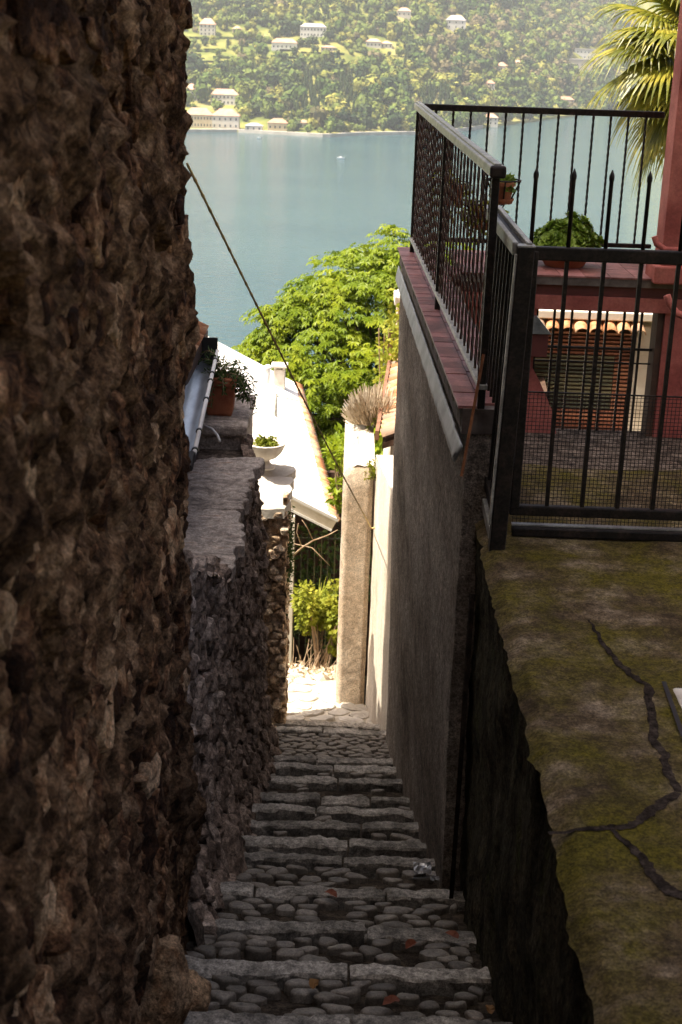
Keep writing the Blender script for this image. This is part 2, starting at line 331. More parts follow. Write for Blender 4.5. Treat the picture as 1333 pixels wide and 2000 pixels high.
def stone_rings(poly, cx, cy_, proud, rnd, n=16, joint=.86, deep=-.05, tilt=.35, flat=False, rough=1.0):
    """(a,b,depth) vertices and faces of one stone with an uneven front"""
    per = []; tot = 0
    for k in range(len(poly)):
        p, q = poly[k], poly[(k+1) % len(poly)]; l = math.hypot(q[0]-p[0], q[1]-p[1]); per.append((tot, l, p, q)); tot += l
    if tot < 1e-4: return None
    ring = []
    for k in range(n):
        s = tot*k/n
        for (t0, l, p, q) in per:
            if t0 <= s <= t0 + l + 1e-9:
                u = (s-t0)/max(l, 1e-9); ring.append((p[0]+(q[0]-p[0])*u, p[1]+(q[1]-p[1])*u)); break
        else: ring.append(per[-1][3])
    sm = []
    for k in range(n):
        a, b, c = ring[k-1], ring[k], ring[(k+1) % n]
        sm.append((b[0]*.6 + (a[0]+c[0])*.2, b[1]*.6 + (a[1]+c[1])*.2))
    sz = math.sqrt(max(1e-6, tot*tot/16)); ta, tb = rnd.uniform(-tilt,tilt), rnd.uniform(-tilt,tilt); sd = rnd.uniform(0,100)
    vs = []; rows = ((1.0, None), (1.0, .75), (.965, 1.0), (.5, 1.02)) if flat else ((1.0, None), (.97, .35), (.86, .85), (.5, 1.0))
    for (rr, hh) in rows:
        for (pa, pb) in sm:
            k = rr*joint*(1 + .22*nz(pa*16, pb*16, sd)); a = cx + (pa-cx)*k; b = cy_ + (pb-cy_)*k
            if hh is None: d = deep
            else: d = proud*hh + (ta*(a-cx) + tb*(b-cy_))*hh + rough*(sz*.22*nz(a*14, b*14, sd + 5)*hh + sz*.10*nz(a*40, b*40, sd)*hh + sz*.22*(.25 - abs(nz(a*22, b*22, sd + 9)))*hh)
            vs.append((a, b, d))
    vs.append((cx, cy_, proud*1.0 + sz*.12*nz(cx*14, cy_*14, sd+5)))
    fs = []
    for i in range(3):
        for j in range(n): fs.append((i*n+j, i*n+(j+1)%n, (i+1)*n+(j+1)%n, (i+1)*n+j))
    for j in range(n): fs.append((3*n+j, 3*n+(j+1)%n, 4*n))
    return vs, fs
def masonry(parent, cells, mapf, m, proud, rnd, part_name='stone', stuff_name='small_stones', limit=300, score=None, flip=False, joint=.86, deep=-.05, tilt=.35, rough=1.0):
    if score: cells = sorted(cells, key=lambda c: -score(c[0], c[1]))
    rest = MB()
    for k, (cx, cy_, poly) in enumerate(cells):
        r = stone_rings(poly, cx, cy_, rnd.uniform(*proud), rnd, joint=joint, deep=deep, tilt=tilt, rough=rough)
        if not r: continue
        vs, fs = r; W = [Vector(mapf(*q)) for q in vs]
        if flip: fs = [f[::-1] for f in fs]
        if k < limit:
            c = sum(W, Vector())/len(W); b = MB(); b.add([p - c for p in W], fs)
            part(part_name, b.mesh(part_name, m, 'sharp'), parent, c)
        else: rest.add(W, fs)
    if rest.v: tag(rest.build(stuff_name, m, parent, smooth='sharp'), kind='stuff')

# ================================================================== SETTING
# near hillside under everything, falling to the lake
def ground_z(x, y):
    if y < 12.7: z = -2.25 - .373*y
    else: z = -2.25 - .373*12.7 - (y-12.7)*.30 if y < 40 else -2.25 - .373*12.7 - 27.3*.30 - (y-40)*.5
    return max(z, -86) + .4*nz(x, y, 0, .15)*min(1, max(0, (y-14)/10))
g_ = MB()
ys = [-60,-30,-12,0,6,12.7,13.2,14,15,16,18,20,23,26,30,36,44,56,72,92,115,140,170,215]
xs = [-260,-160,-100,-60,-40,-28,-18,-12,-7,-4,-2,-1,0,1,2,4,7,12,18,28,40,60,100,160,260]
g_.add([(x, y, ground_z(x, y)) for y in ys for x in xs], [(j*len(xs)+i, j*len(xs)+i+1, (j+1)*len(xs)+i+1, (j+1)*len(xs)+i) for j in range(len(ys)-1) for i in range(len(xs)-1)])
tag(g_.build('ground', 'nearground', smooth=True), kind='structure')

# lake
LAKE = -80.0
tag(MB().add([(-4000,60,LAKE),(4000,60,LAKE),(4000,5000,LAKE),(-4000,5000,LAKE)], [(0,1,2,3)]).build('lake', 'water'), kind='structure')

# far hillside ------------------------------------------------------
SH = [(-1400,1080),(-600,1150),(-139,1218),(-98,1238),(-22,1217),(3,1255),(58,1297),(98,1363),(134,1446),(197,1592),(280,1775),(416,1984),(800,2300),(1700,2700)]
def yshore(x):
    for k in range(len(SH)-1):
        if SH[k][0] <= x <= SH[k+1][0]:
            q = (x-SH[k][0])/(SH[k+1][0]-SH[k][0]); return SH[k][1] + q*(SH[k+1][1]-SH[k][1])
    return SH[0][1] if x < SH[0][0] else SH[-1][1]
GP = [(0,2.2),(25,3.2),(70,11),(360,66),(800,185),(1500,300),(2300,360)]
def far_h(x, s):
    for k in range(len(GP)-1):
        if s <= GP[k+1][0]:
            q = (s-GP[k][0])/(GP[k+1][0]-GP[k][0]); h = GP[k][1] + q*(GP[k+1][1]-GP[k][1]); break
    else: h = GP[-1][1]
    st = min(1, max(0, (x-110)/150)); h *= 1 + .45*st*min(1, s/120)
    amp = min(1, s/150)
    h += amp*(16*nz(x, s, 0, .0032) + 6*nz(x, s, 9, .011) + 2*nz(x, s, 4, .04))
    return max(h, 2.0)
def far_p(x, s): return Vector((x, yshore(x) + s, LAKE + far_h(x, s)))
hs = [0,4,10,18,28,40,55] + list(range(75, 700, 22)) + list(range(720, 1100, 50)) + list(range(1100, 2400, 150))
hx = list(range(-1400, -420, 90)) + list(range(-400, 700, 14)) + list(range(720, 1700, 90))
hm = MB(); hm.add([(x, yshore(x), LAKE-2) for x in hx] + [far_p(x, s) for s in hs for x in hx], [(j*len(hx)+i, j*len(hx)+i+1, (j+1)*len(hx)+i+1, (j+1)*len(hx)+i) for j in range(len(hs)) for i in range(len(hx)-1)])
far_hill = tag(hm.build('far_hillside', 'farground', smooth=True), kind='structure')
# stone quay along the far shore
qm = MB(); qx = [x for x in range(-260, 130, 6)]
for i in range(len(qx)-1):
    a, b = qx[i], qx[i+1]; ya, yb = yshore(a)-2.5, yshore(b)-2.5
    qm.add([(a,ya,LAKE-2),(b,yb,LAKE-2),(b,yb,LAKE+2.6),(a,ya,LAKE+2.6),(b,yb+5,LAKE+2.6),(a,ya+5,LAKE+2.6)], [(0,1,2,3),(3,2,4,5)])
tag(qm.build('quay', 'quay'), kind='structure')

# ------------------------------------------------------------------ stairway
lip_v = [(1985,-3.16),(1885,-3.37),(1805,-3.58),(1735,-3.81),(1675,-4.05),(1640,-4.22),(1607,-4.40),(1578,-4.58),(1556,-4.73),(1520,-5.0),(1495,-5.2),(1480,-5.34),(1425,-5.72),(1410,-5.92)]
lips = [(-2.8+.57*k, -.64-.21*k) for k in range(12)]
lips = [(y, z) for (y, z) in lips if y < 3.6]
lips += [(atz(650, v, z).y, z) for (v, z) in lip_v]
LAND_Z = -6.1; LAND_Y1 = 12.95
stairs = thing('stairway', 'x', 'x', (0, 4, -3.2)); del stairs['label']; del stairs['category']; tag(stairs, kind='structure')
XL, XR = -.68, .68
rs = random.Random(11)
cobbles = []
prev_y = -3.4; prev_z = -.43; ramps = []
for si, (ly, lz) in enumerate(lips):
    y0, y1 = prev_y, ly
    zt0 = max(prev_z - (.06 if y1 < 6.6 else .085), lz)
    ramps.append((y0, y1, zt0, lz))
    def tread(u, v, y0=y0, y1=y1, lz=lz, zt0=zt0):
        x = XL + (XR-XL)*u; y = y0 - .02 + (y1-.1-y0)*v
        return (x, y, zt0 + (lz - zt0)*v - .03 + .018*nz(x, y, lz, 5) + .010*nz(x, y, lz, 17) + .05*max(0, abs(x)-.5)*1.5)
    tr = MB(); tr.grid(tread, 30, max(6, int((y1-y0)*24)))
    tr.add([(XL,y0,zt0-.03),(XR,y0,zt0-.03),(XR,y0,lz-.6),(XL,y0,lz-.6)], [(0,1,2,3)])
    tr.build('tread', 'dirt', stairs, smooth=True)
    # kerb stones along the edge of the tread
    cuts = [XL+.03]; nk = 1 if si == len(lips)-1 else 2 if (si*7) % 5 else 3
    for q in range(1, nk): cuts.append(XL + (XR-XL)*(q/nk) + rs.uniform(-.2,.2))
    cuts.append(XR-.02)
    for q in range(len(cuts)-1):
        a, b = cuts[q] + .006, cuts[q+1] - .006; wd = rs.uniform(.075,.11); dz = rs.uniform(.002,.02); sd = rs.uniform(0,50); sk = rs.uniform(-.02,.02)
        prof = [(-wd,-.13),(-wd,-.006),(-wd+.008,.005),(-wd*.5,.007),(-.012,.004),(0,-.012),(.0,-.26)]
        nseg = max(6, int((b-a)/.022)); vs = []; fs = []
        for i in range(nseg+1):
            x = a + (b-a)*i/nseg; e = .02*(1 if i in (0, nseg) else 0)
            for (py, pz) in prof:
                jy = .022*nz(x, 0, sd, 5) + .012*nz(x, py*3, sd, 19) + .008*nz(x, py*9, sd, 45); jz = .010*nz(x, 0, sd+9, 6) + .008*nz(x, py*4, sd, 24) + .005*nz(x, py*9, sd, 50)
                vs.append((x, ly + py*(1-e*4) + jy + sk*(x), lz + pz + jz + dz - e*.4))
        np_ = len(prof)
        for i in range(nseg):
            for j in range(np_-1): fs.append((i*np_+j, (i+1)*np_+j, (i+1)*np_+j+1, i*np_+j+1))
        fs += [tuple(range(np_)), tuple(nseg*np_ + j for j in range(np_))[::-1]]
        MB().add(vs, fs).build('kerb_stone', 'stepstone', stairs, smooth='sharp')
    # cobbles set in the tread
    if y1 > 2.6:
        landing = (y1-y0) > 1.0; near_ = y1 < 6.7
        for (cx, cy_, poly) in voronoi_cells(-.60, .60, y0+.03, y1-.085, .072 if landing else .08, 1.5, rs):
            if rs.random() > (.97 if landing else .72 if near_ else .14): continue
            cobbles.append((cx, cy_, poly, y0, y1, zt0, lz, rs.uniform(.72,.98)))
    prev_y = ly; prev_z = lz
cobbles.sort(key=lambda c: -1/(c[1]**3))
rest = MB()
for k, (cx, cy_, poly, y0, y1, za, zb, jt) in enumerate(cobbles):
    r = stone_rings(poly, cx, cy_, rs.uniform(.008,.022), rs, n=14, joint=jt, deep=-.05, tilt=.14, rough=.25)
    if not r: continue
    W = [Vector((a, b, za + (zb-za)*(b-y0)/(y1-y0) - .034 + d)) for a, b, d in r[0]]; c = sum(W, Vector())/len(W)
    if k < 300: part('cobble', MB().add([p-c for p in W], r[1]).mesh('cobble', 'cobble', True), stairs, c)
    else: rest.add(W, r[1])
if rest.v: tag(rest.build('small_cobbles', 'cobble', stairs, smooth=True), kind='stuff')

# sunlit landing at the foot
landing = thing('landing', 'x', 'x', (0, 12.5, LAND_Z)); del landing['label']; del landing['category']; tag(landing, kind='structure')
def lf(u, v):
    x = -1.3 + 2.6*u; y = lips[-1][0] - .12 + (13.05 - lips[-1][0])*v
    return (x, y, LAND_Z - .03 + .012*nz(x, y, 0, 9) + .008*nz(x, y, 0, 25))
MB().grid(lf, 60, 26).build('mortar_bed', 'palepath', landing, smooth=True)
for (cx, cy_, poly) in voronoi_cells(-.75, .5, lips[-1][0]+.02, 13.0, .16, 1.5, random.Random(3)):
    r = stone_rings(poly, cx, cy_, rs.uniform(.004,.022), rs, joint=.9, deep=-.06)
    if r:
        W = [Vector((a, b, LAND_Z - .02 + d*.45)) for a, b, d in r[0]]; c = sum(W, Vector())/len(W)
        part('paving_stone', MB().add([p-c for p in W], r[1]).mesh('paving_stone', 'paleslab'), landing, c)

# ------------------------------------------------------------------ mossy ledge on the right, in front of the gate
LZ = -2.0
ledge = thing('ledge_ground', 'x', 'x', (1.2, 4, LZ)); del ledge['label']; del ledge['category']; tag(ledge, kind='structure')
def ledge_edge(y): return .595 + .006*math.sin(y*2.1) + .012*nz(0, y, 0, 2.2) + .016*nz(0, y, 5, 8) + .012*nz(0, y, 2, 23)
def ledge_f(u, v):
    y = .75 + 6.05*v; e = ledge_edge(y); x = e + (3.4-e)*(u**1.6)
    z = LZ + .014*nz(x, y, 0, 2.0) + .008*nz(x, y, 0, 7) + .004*nz(x, y, 0, 24) - .035*max(0, 1-(x-e)/.05)
    return (x, y, z)
MB().grid(ledge_f, 80, 200).build('concrete_surface', 'mossyconcrete', ledge, smooth=True)
def strip(name, px, wid, m='patch'):
    pts = [atz(u, v, LZ + .012) for u, v in px]; fine = []
    for k in range(len(pts)-1):
        for q in range(24): fine.append((pts[k].lerp(pts[k+1], q/24), wid[k] + (wid[k+1]-wid[k])*q/24))
    fine.append((pts[-1], wid[-1])); b = MB(); vs = []; n = len(fine)
    for k, (p, w_) in enumerate(fine):
        d = fine[min(k+1, n-1)][0] - fine[max(k-1, 0)][0]; nrm = Vector((-d.y, d.x, 0)).normalized()
        j1 = w_*.42*max(.1, 1 + .6*nz(p.x, p.y, 1, 16) + .5*nz(p.x, p.y, 1, 50)); j2 = w_*.42*max(.1, 1 + .6*nz(p.x, p.y, 7, 16) + .5*nz(p.x, p.y, 7, 50)); off = nrm*(.03*nz(p.x, p.y, 3, 6) + .012*nz(p.x, p.y, 3, 25))
        zz = .012*nz(p.x, p.y, 0, 2.0) + .007*nz(p.x, p.y, 0, 7)
        for q in (p + off - nrm*j1, p + off, p + off + nrm*j2): vs.append((q.x, q.y, LZ + .003 + .014*nz(q.x, q.y, 0, 2.0) + .008*nz(q.x, q.y, 0, 7) + .004*nz(q.x, q.y, 0, 24)))
    b.add(vs, [(3*k+j, 3*k+j+1, 3*k+j+4, 3*k+j+3) for k in range(n-1) for j in (0,1)])
    return b.build(name, m, ledge, smooth=True)
strip('mortar_patch', [(1152,1205),(1200,1280),(1258,1335),(1290,1450),(1318,1540)], [.01,.026,.032,.036,.036])
strip('mortar_patch', [(1318,1540),(1240,1605),(1150,1605),(1078,1620)], [.034,.034,.024,.014])
strip('mortar_patch', [(1190,1612),(1250,1670),(1310,1735),(1360,1765)], [.016,.036,.044,.05])
cov = thing('drain_cover', 'pale square drain cover set in the mossy concrete at right edge', 'drain cover', atz(1345, 1375, LZ))
c0 = atz(1350, 1375, LZ)
MB().box(c0.x-.045, c0.x+.2, c0.y-.09, c0.y+.1, LZ-.02, LZ+.014).build('lid', 'urnstone', cov, bevel=.015)
MB().add([(c0.x-.09,c0.y-.26,LZ+.016),(c0.x-.075,c0.y-.26,LZ+.016),(c0.x-.055,c0.y+.13,LZ+.016),(c0.x-.07,c0.y+.13,LZ+.016)], [(0,1,2,3)]).build('slot', 'blackplastic', cov)
# courtyard floor beyond the gate, one step lower
cf = MB(); cf.box(.62, 3.4, 6.79, 9.9, -3.1, -2.62)
tag(cf.build('courtyard_floor', 'greymortar'), kind='structure')

# retaining wall under the ledge
rw = thing('retaining_wall', 'dark mossy retaining wall holding up the ledge beside the steps', 'wall', (.6, 3.5, -4))
def rwf(u, v):
    y = -3.2 + 9.6*u; z = -4.6 + (4.6 + LZ - .03)*v
    return (ledge_edge(y) + .02 + .03*(1-v) + .022*nz(y, z, 0, 2.2) + .014*nz(y, z, 0, 8) + .008*nz(y, z, 0, 22), y, z)
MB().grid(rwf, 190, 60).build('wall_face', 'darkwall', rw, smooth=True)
p0, p1 = at(918,1155,5.9), at(922,1385,5.45)
bd = MB(); bd.prism([(.60,5.86,-2.32),(.60,5.80,-2.30),(.585,5.68,-3.0),(.585,5.72,-3.9),(.60,5.84,-3.9)], (-.02,0,0))
tag(bd.build('slim_board', 'patch'), 'thin grey upright board against the dark retaining wall', 'board')

# ================================================================== LEFT SIDE
# great rubble wall of the house on the left
SW = thing('stone_house_wall', 'tall rough brown rubble wall close by on the left side', 'wall', (-.6, 3.5, -3.6))
def wall_x(y, z): return -.585 + .035*nz(y, z, 0, 1.1) + .012*(2-y)*(1 if y < 2 else 0)
def core1(y0, y1, z0, z1, nu, nv):
    def f(u, v):
        y = y0 + (y1-y0)*u; z = z0 + (z1-z0)*v
        d = .006 - (.07 if nz(y, z, 40, 4.0) < -.34 else 0) + .06*max(0, nz(y, z, 31, 2.6)) + .05*nz(y, z, 3, 4.5) + .04*nz(y, z, 8, 11) + .022*nz(y, z, 2, 27) + .012*nz(y, z, 6, 60)
        d += .028*(.3 - abs(nz(y, z, 12, 8))) + .025*(.3 - abs(nz(y, z, 15, 21))) + .012*(.3 - abs(nz(y, z, 18, 48)))
        return (wall_x(y, z) - .012 + d, y, z)
    return MB().grid(f, nu, nv)
core1(1.0, 5.0, -4.5, .8, 220, 280).build('mortar_core', 'mortar', SW, smooth=True)
core1(1.0, 5.0, .8, 5.2, 60, 60).build('mortar_core', 'mortar', SW, smooth=True)
core1(-3.6, 1.0, -4.5, 5.2, 70, 140).build('mortar_core', 'mortar', SW, smooth=True)
MB().box(-3.2, -.75, -3.6, 4.93, -4.6, 5.2).build('wall_body', 'mortar', SW)
def mapL(a, b, d): return (wall_x(a, b) - .005 + d, a, b)
rw_ = random.Random(21)
cells = voronoi_cells(1.15, 5.04, -4.3, .75, .105, 1.5, rw_, keep=lambda a, b: nz(a, b, 40, 4.0) > -.32)
def pix_area(y, z): return 1/(y*y*y)*(1 if -4 < z < .2 else .05)
masonry(SW, cells, mapL, 'rubble', (-.022,.03), rw_, score=lambda a, b: pix_area(a, b), joint=.97, tilt=.14, rough=.75)
cells = voronoi_cells(1.2, 5.0, -4.2, .7, .2, 1.6, rw_, keep=lambda a, b: rw_.random() < .42)
masonry(SW, cells, mapL, 'rubble', (.004,.03), rw_, part_name='large_stone', joint=.8, deep=-.1, tilt=.10, rough=.30)
# rough quoins that break the far corner of the wall
for k in range(34):
    z = -4.2 + k*.15 + rw_.uniform(-.03,.03); h = rw_.uniform(.10,.16); l = rw_.uniform(.10,.3)
    poly = [(4.85-l*.2, z), (5.01+rw_.uniform(-.03,.03), z+rw_.uniform(-.01,.02)), (5.01+rw_.uniform(-.03,.03), z+h), (4.85-l*.2, z+h-.02)]
    r = stone_rings(poly, 4.93, z+h/2, rw_.uniform(-.012,.02), rw_, n=24, joint=1.0, deep=-.3, tilt=.1, flat=True, rough=.5)
    W = [Vector(mapL(*q)) for q in r[0]]; c = sum(W, Vector())/len(W)
    part('corner_stone', MB().add([p-c for p in W], r[1]).mesh('corner_stone', 'rubble', 'sharp'), SW, c)

# unseen vault added behind the camera to dim the near wall and steps
PV = thing('shade_vault', 'unseen stone vault added behind the viewpoint to dim the near wall', 'vault', (0, -1.5, -1.4))
vv = MB(); vv.grid(lambda u, v: (-.62 + 1.32*u, -4.2 + 3.2*v, .75 + .38*math.sin(math.pi*u) + .015*nz(u*6, v*20, 0)), 20, 30); vv.build('vault', 'mortar', PV, smooth=True)
MB().box(-.70, .80, -4.2, -1.02, 1.16, 4.6).build('upper_wall', 'mortar', PV)
MB().box(.69, 1.05, -4.2, -1.02, -3.2, 1.16).build('side_wall', 'mortar', PV)
MB().box(-.70, .80, -4.5, -4.2, -2, 4.6).build('back_wall', 'mortar', PV)
# boulders at its foot
bould = [((432,1690),-4.02,.14,.17,.26,'tall grey boulder leaning at the wall foot beside the steps','greystone'),
         ((378,1776),-3.75,.085,.085,.08,'small round stone at the wall foot left of the steps','greystone'),
         ((300,1935),-3.05,.10,.14,.20,'pinkish boulder at the wall foot in the bottom left','rubble'),
         ((366,1945),-3.2,.085,.08,.085,'orange-brown stone beside the lowest visible cobbles','rubble'),
         ((330,1390+380),-3.6,.06,.08,.12,'narrow upright stone between the wall and the round stone','rubble')]
for k, ((u, v), z, a, b_, c_, lab, mm) in enumerate(bould):
    p = atz(u, v, z); bm = bmesh.new(); bmesh.ops.create_icosphere(bm, subdivisions=4, radius=1)
    for vt in bm.verts:
        n_ = vt.co.normalized(); f_ = 1 + .25*nz(n_.x, n_.y, n_.z + 11*k, 1.2) + .12*nz(n_.x, n_.y, n_.z + 5*k, 3) + .05*nz(n_.x, n_.y, n_.z, 8)
        vt.co = Vector((n_.x*a, n_.y*b_, n_.z*c_))*f_
    me = bpy.data.meshes.new('boulder'); bm.to_mesh(me); bm.free(); me.materials.append(MATS[mm]); me.polygons.foreach_set('use_smooth', [True]*len(me.polygons))
    tag(part('boulder', me, None, p, (0, .15*k, .4*k)), lab, 'boulder')

# lower wall along the steps with flat capstones
LW = thing('low_stone_wall', 'lower grey stone wall with flat slabs on top, left of the steps', 'wall', (-.7, 8, -5))
WT = -2.86
def wtop(y): return WT + .42*max(0, 7.45-y)
def x1(y, z): return -.625 + .03*nz(y, z, 4, 1.3) + .03*max(0, -(z + 3.2)) + .10*max(0, 1 - (z - (-1.65 - .373*y))/.7)**2*(1 if z > -1.9 - .373*y else 0) - .10*max(0, (y-9.3))*max(0, 1 - (WT - z)/.8)
def core2(u, v):
    y = 4.9 + 5.4*u; z = -6.3 + (6.3 + wtop(y) - .02)*v
    return (x1(y, z) - .012 + .04*nz(y, z, 3, 5) + .022*nz(y, z, 8, 13) + .012*nz(y, z, 2, 30), y, z)
MB().grid(core2, 200, 110).build('mortar_core', 'greymortar', LW, smooth=True)
MB().prism([(-1.05,4.95,-6.4),(-1.05,10.25,-6.4),(-1.05,10.25,WT-.05),(-1.05,7.45,WT-.05),(-1.05,4.95,WT+.98)], (.32,0,0)).build('wall_body', 'greymortar', LW)
def topf(u, v):
    y = 4.9 + 2.65*v; x = -1.05 + .46*u; return (x, y, wtop(y) - .02 + .03*nz(x, y, 3, 5) + .025*nz(x, y, 8, 14) - .05*(u**4))
MB().grid(topf, 24, 80).build('mortar_core', 'greystone', LW, smooth=True)
rw2 = random.Random(5)
def stair_z(y): return -1.65 - .373*y
cells = voronoi_cells(5.0, 10.35, -6.2, WT+1.0, .11, 1.3, rw2, keep=lambda a, b: b > stair_z(a) - .35 and b < wtop(a) - .02)
masonry(LW, cells, lambda a, b, d: (x1(a, b) + d, a, b), 'greystone', (-.008,.04), rw2, score=lambda a, b: 1/(a*a*a), joint=.95, tilt=.22, rough=.8)
yy = 7.3
for k in range(9):
    l = [.45,.62,.7,.5,.58,.5,.5,.5,.5][k]; xr = -.585 if yy < 9.3 else -.585 - .12*(yy-9.3)
    poly = [(-1.06+rw2.uniform(-.02,.06), yy+.01), (xr+rw2.uniform(-.03,.03), yy+.01+rw2.uniform(-.04,.04)), (xr+rw2.uniform(-.04,.03), yy+l-.01+rw2.uniform(-.04,.04)), (-1.05+rw2.uniform(-.02,.06), yy+l-.01)]
    if yy + l > 10.05: break
    cx, cy_ = -.82, yy + l/2; r = stone_rings(poly, cx, cy_, .03, rw2, n=40, joint=1.0, deep=-.06, tilt=.05, flat=True, rough=.12)
    W = [Vector((a, b, WT + .02 + max(-.06, d*.8 if d > 0 else d) - .02*(yy-7)/3)) for a, b, d in r[0]]; c = sum(W, Vector())/len(W)
    part('capstone', MB().add([p-c for p in W], r[1]).mesh('capstone', 'capstone', 'sharp'), LW, c)
    yy += l

# block at the end of the wall carrying the planter
PB = MB(); PB.box(-1.12, -.725, 10.05, 10.95, -3.6, -2.72); 
PB.box(-1.13, -.705, 10.0, 10.98, -2.80, -2.715)
tag(PB.build('concrete_pier', 'capstone', bevel=.02), 'grey concrete block at the end of the lower wall under the planter', 'pier')
pl = thing('planter', 'square terracotta planter with feathery dark green plant on the grey block', 'planter', (-.93, 10.35, -2.715))
px_, py_, pz_ = -.93, 10.35, -2.713
def sq(c, hw, z): return [(c[0]-hw, c[1]-hw, z), (c[0]+hw, c[1]-hw, z), (c[0]+hw, c[1]+hw, z), (c[0]-hw, c[1]+hw, z)]
pot = MB(); lv = [(.088,0),(.09,.012),(.095,.02),(.112,.225),(.112,.23)]
vs = []; 
for hw, z in lv: vs += sq((px_, py_), hw, pz_ + z)
pot.add(vs, [(4*i+j, 4*i+(j+1)%4, 4*i+4+(j+1)%4, 4*i+4+j) for i in range(len(lv)-1) for j in range(4)] + [(3,2,1,0)])
pot.build('pot', 'terracotta', pl, bevel=.006)
rim = MB(); lv = [(.122,.225),(.126,.24),(.126,.285),(.118,.295),(.098,.295),(.096,.26)]; vs = []
for hw, z in lv: vs += sq((px_, py_), hw, pz_ + z)
rim.add(vs, [(4*i+j, 4*i+(j+1)%4, 4*i+4+(j+1)%4, 4*i+4+j) for i in range(len(lv)-1) for j in range(4)] + [(20,21,22,23),(3,2,1,0)])
rim.build('rim', 'terracotta', pl, bevel=.005)

def leaf_quad(b, p, d, n_, l, w_):
    """pointed leaf blade from p along d"""
    d = d.normalized(); s = d.cross(n_); 
    if s.length < 1e-3: s = d.cross(Vector((1,.3,.2)))
    s.normalize(); q = s.cross(d)
    b.add([p, p + d*l*.45 + s*w_*.5 + q*l*.04, p + d*l - q*l*.10, p + d*l*.45 - s*w_*.5 + q*l*.04], [(0,1,2,3)])
def rv(r): return Vector((r.gauss(0,1), r.gauss(0,1), r.gauss(0,1))).normalized()
def sprays(c, n, length, droop, leaf, lw, rnd, upb=.6, spread=1.0, per=14, bias=(0,0,0)):
    """arching shoots lined with small leaves; returns leaves and stems"""
    lb, sb = MB(), MB()
    for k in range(n):
        d = rv(rnd); d.z = abs(d.z)*upb + .25; d.x *= spread; d.y *= spread; d += Vector(bias); d.normalize()
        p = Vector(c) + rv(rnd)*length*.08; L_ = length*rnd.uniform(.5,1.1); pts = [p]
        for q in range(7):
            d = (d + Vector((0,0,-droop*.16*(q+1)*.5))).normalized(); p = p + d*L_/7; pts.append(p)
        sb.tube(pts, [length*.006]*8, 3, cap=False)
        for q in range(per):
            t = .2 + .8*q/per; i = min(6, int(t*7)); pp = pts[i].lerp(pts[i+1], t*7 - i); dd = pts[i+1] - pts[i]
            leaf_quad(lb, pp, (dd.normalized()*.7 + rv(rnd)*.9), rv(rnd), leaf*rnd.uniform(.7,1.2), lw)
    return lb, sb
r1 = random.Random(2)
lb, sb = sprays((px_, py_, pz_+.27), 46, .34, 1.2, .05, .014, r1, upb=.7, per=24)
lb2, sb2 = sprays((px_+.08, py_, pz_+.27), 14, .34, 2.4, .045, .012, r1, upb=.25, per=24, bias=(.8,0,0))
lb.add(lb2.v, lb2.f); sb.add(sb2.v, sb2.f)
pf = lb.build('foliage', 'leaf_dark', pl); sb.build('stems', 'twig', pl)

# small house behind the lower wall: plaster wall, tiled roof, gutter
GH = thing('gutter_house', 'grey-purple plastered house wall with zinc gutter behind the lower wall', 'house', (-1.1, 8, -4))
MB().box(-3.15, -1.06, 5.05, 11.3, -6.2, -2.42).build('wall', 'purplewall', GH)
roof = MB(); roof.prism([(-1.10, 7.7, -2.24), (-3.15, 7.7, -1.25), (-3.15, 7.7, -1.37), (-1.10, 7.7, -2.34)], (0, 3.4, 0)); ro = roof.build('roof_deck', 'darkbeam', GH)
def roman_tile(l, r, n=8, th=.012):
    b = MB(); vs = []
    for (y, k) in ((0, 1.0), (l, .85)):
        for q in range(n+1):
            a = math.pi*q/n; vs.append((math.cos(a)*r*k, y, math.sin(a)*r*k*.8))
        for q in range(n+1):
            a = math.pi*q/n; vs.append((math.cos(a)*(r*k-th), y, math.sin(a)*(r*k-th)*.8))
    m_ = n+1
    for q in range(n):
        b_ = 2*m_
        fs = [(q, q+1, b_+q+1, b_+q), (m_+q+1, m_+q, b_+m_+q, b_+m_+q+1), (q+1, q, m_+q, m_+q+1), (b_+q, b_+q+1, b_+m_+q+1, b_+m_+q)]
        b.f += fs
    b.v = vs; return b
tile_me = roman_tile(.42, .085).mesh('roof_tile', 'rooftile', True)
ang = math.atan2(1.05, 2.19)
for i in range(17):
    for j in range(5):
        t = j*.36; part('roof_tile', tile_me, GH, (-1.10 - t*math.cos(ang), 7.85 + i*.19, -2.225 + t*math.sin(ang) + .006*(j % 2)), (ang, 0, math.pi/2))
gu = MB(); ga, gb = atz(380,885,-2.3), atz(425,685,-2.3); gd = (gb - ga); gl = gd.length; gd.normalize(); gs = Vector((gd.y, -gd.x, 0))
gut = MB(); vs = []; n = 14; rad = .085
for k in range(9):
    c = ga + gd*gl*k/8 - gs*rad
    for q in range(n+1):
        a = math.pi + math.pi*q/n; vs.append(c + gs*(math.cos(a)*rad) + Vector((0,0,math.sin(a)*rad*1.0)))
gut.add(vs, [(k*(n+1)+q, k*(n+1)+q+1, (k+1)*(n+1)+q+1, (k+1)*(n+1)+q) for k in range(8) for q in range(n)])
gut_o = gut.build('gutter', 'zinc', GH, smooth=True)
sm_ = gut_o.modifiers.new('thick', 'SOLIDIFY'); sm_.thickness = .003
MB().tube([ga, gb], .014, 10).build('rolled_edge', 'whitepaint', gut_o, smooth=True)
endc = MB(); c = gb - gs*rad; endc.add([c + gs*rad*math.cos(math.pi+math.pi*q/10)*1.03 + Vector((0,0,math.sin(math.pi+math.pi*q/10)*rad*1.03)) for q in range(11)] + [c + gs*rad*1.03 + Vector((0,0,.10)), c - gs*rad*1.03 + Vector((0,0,.10))], [tuple(range(13))])
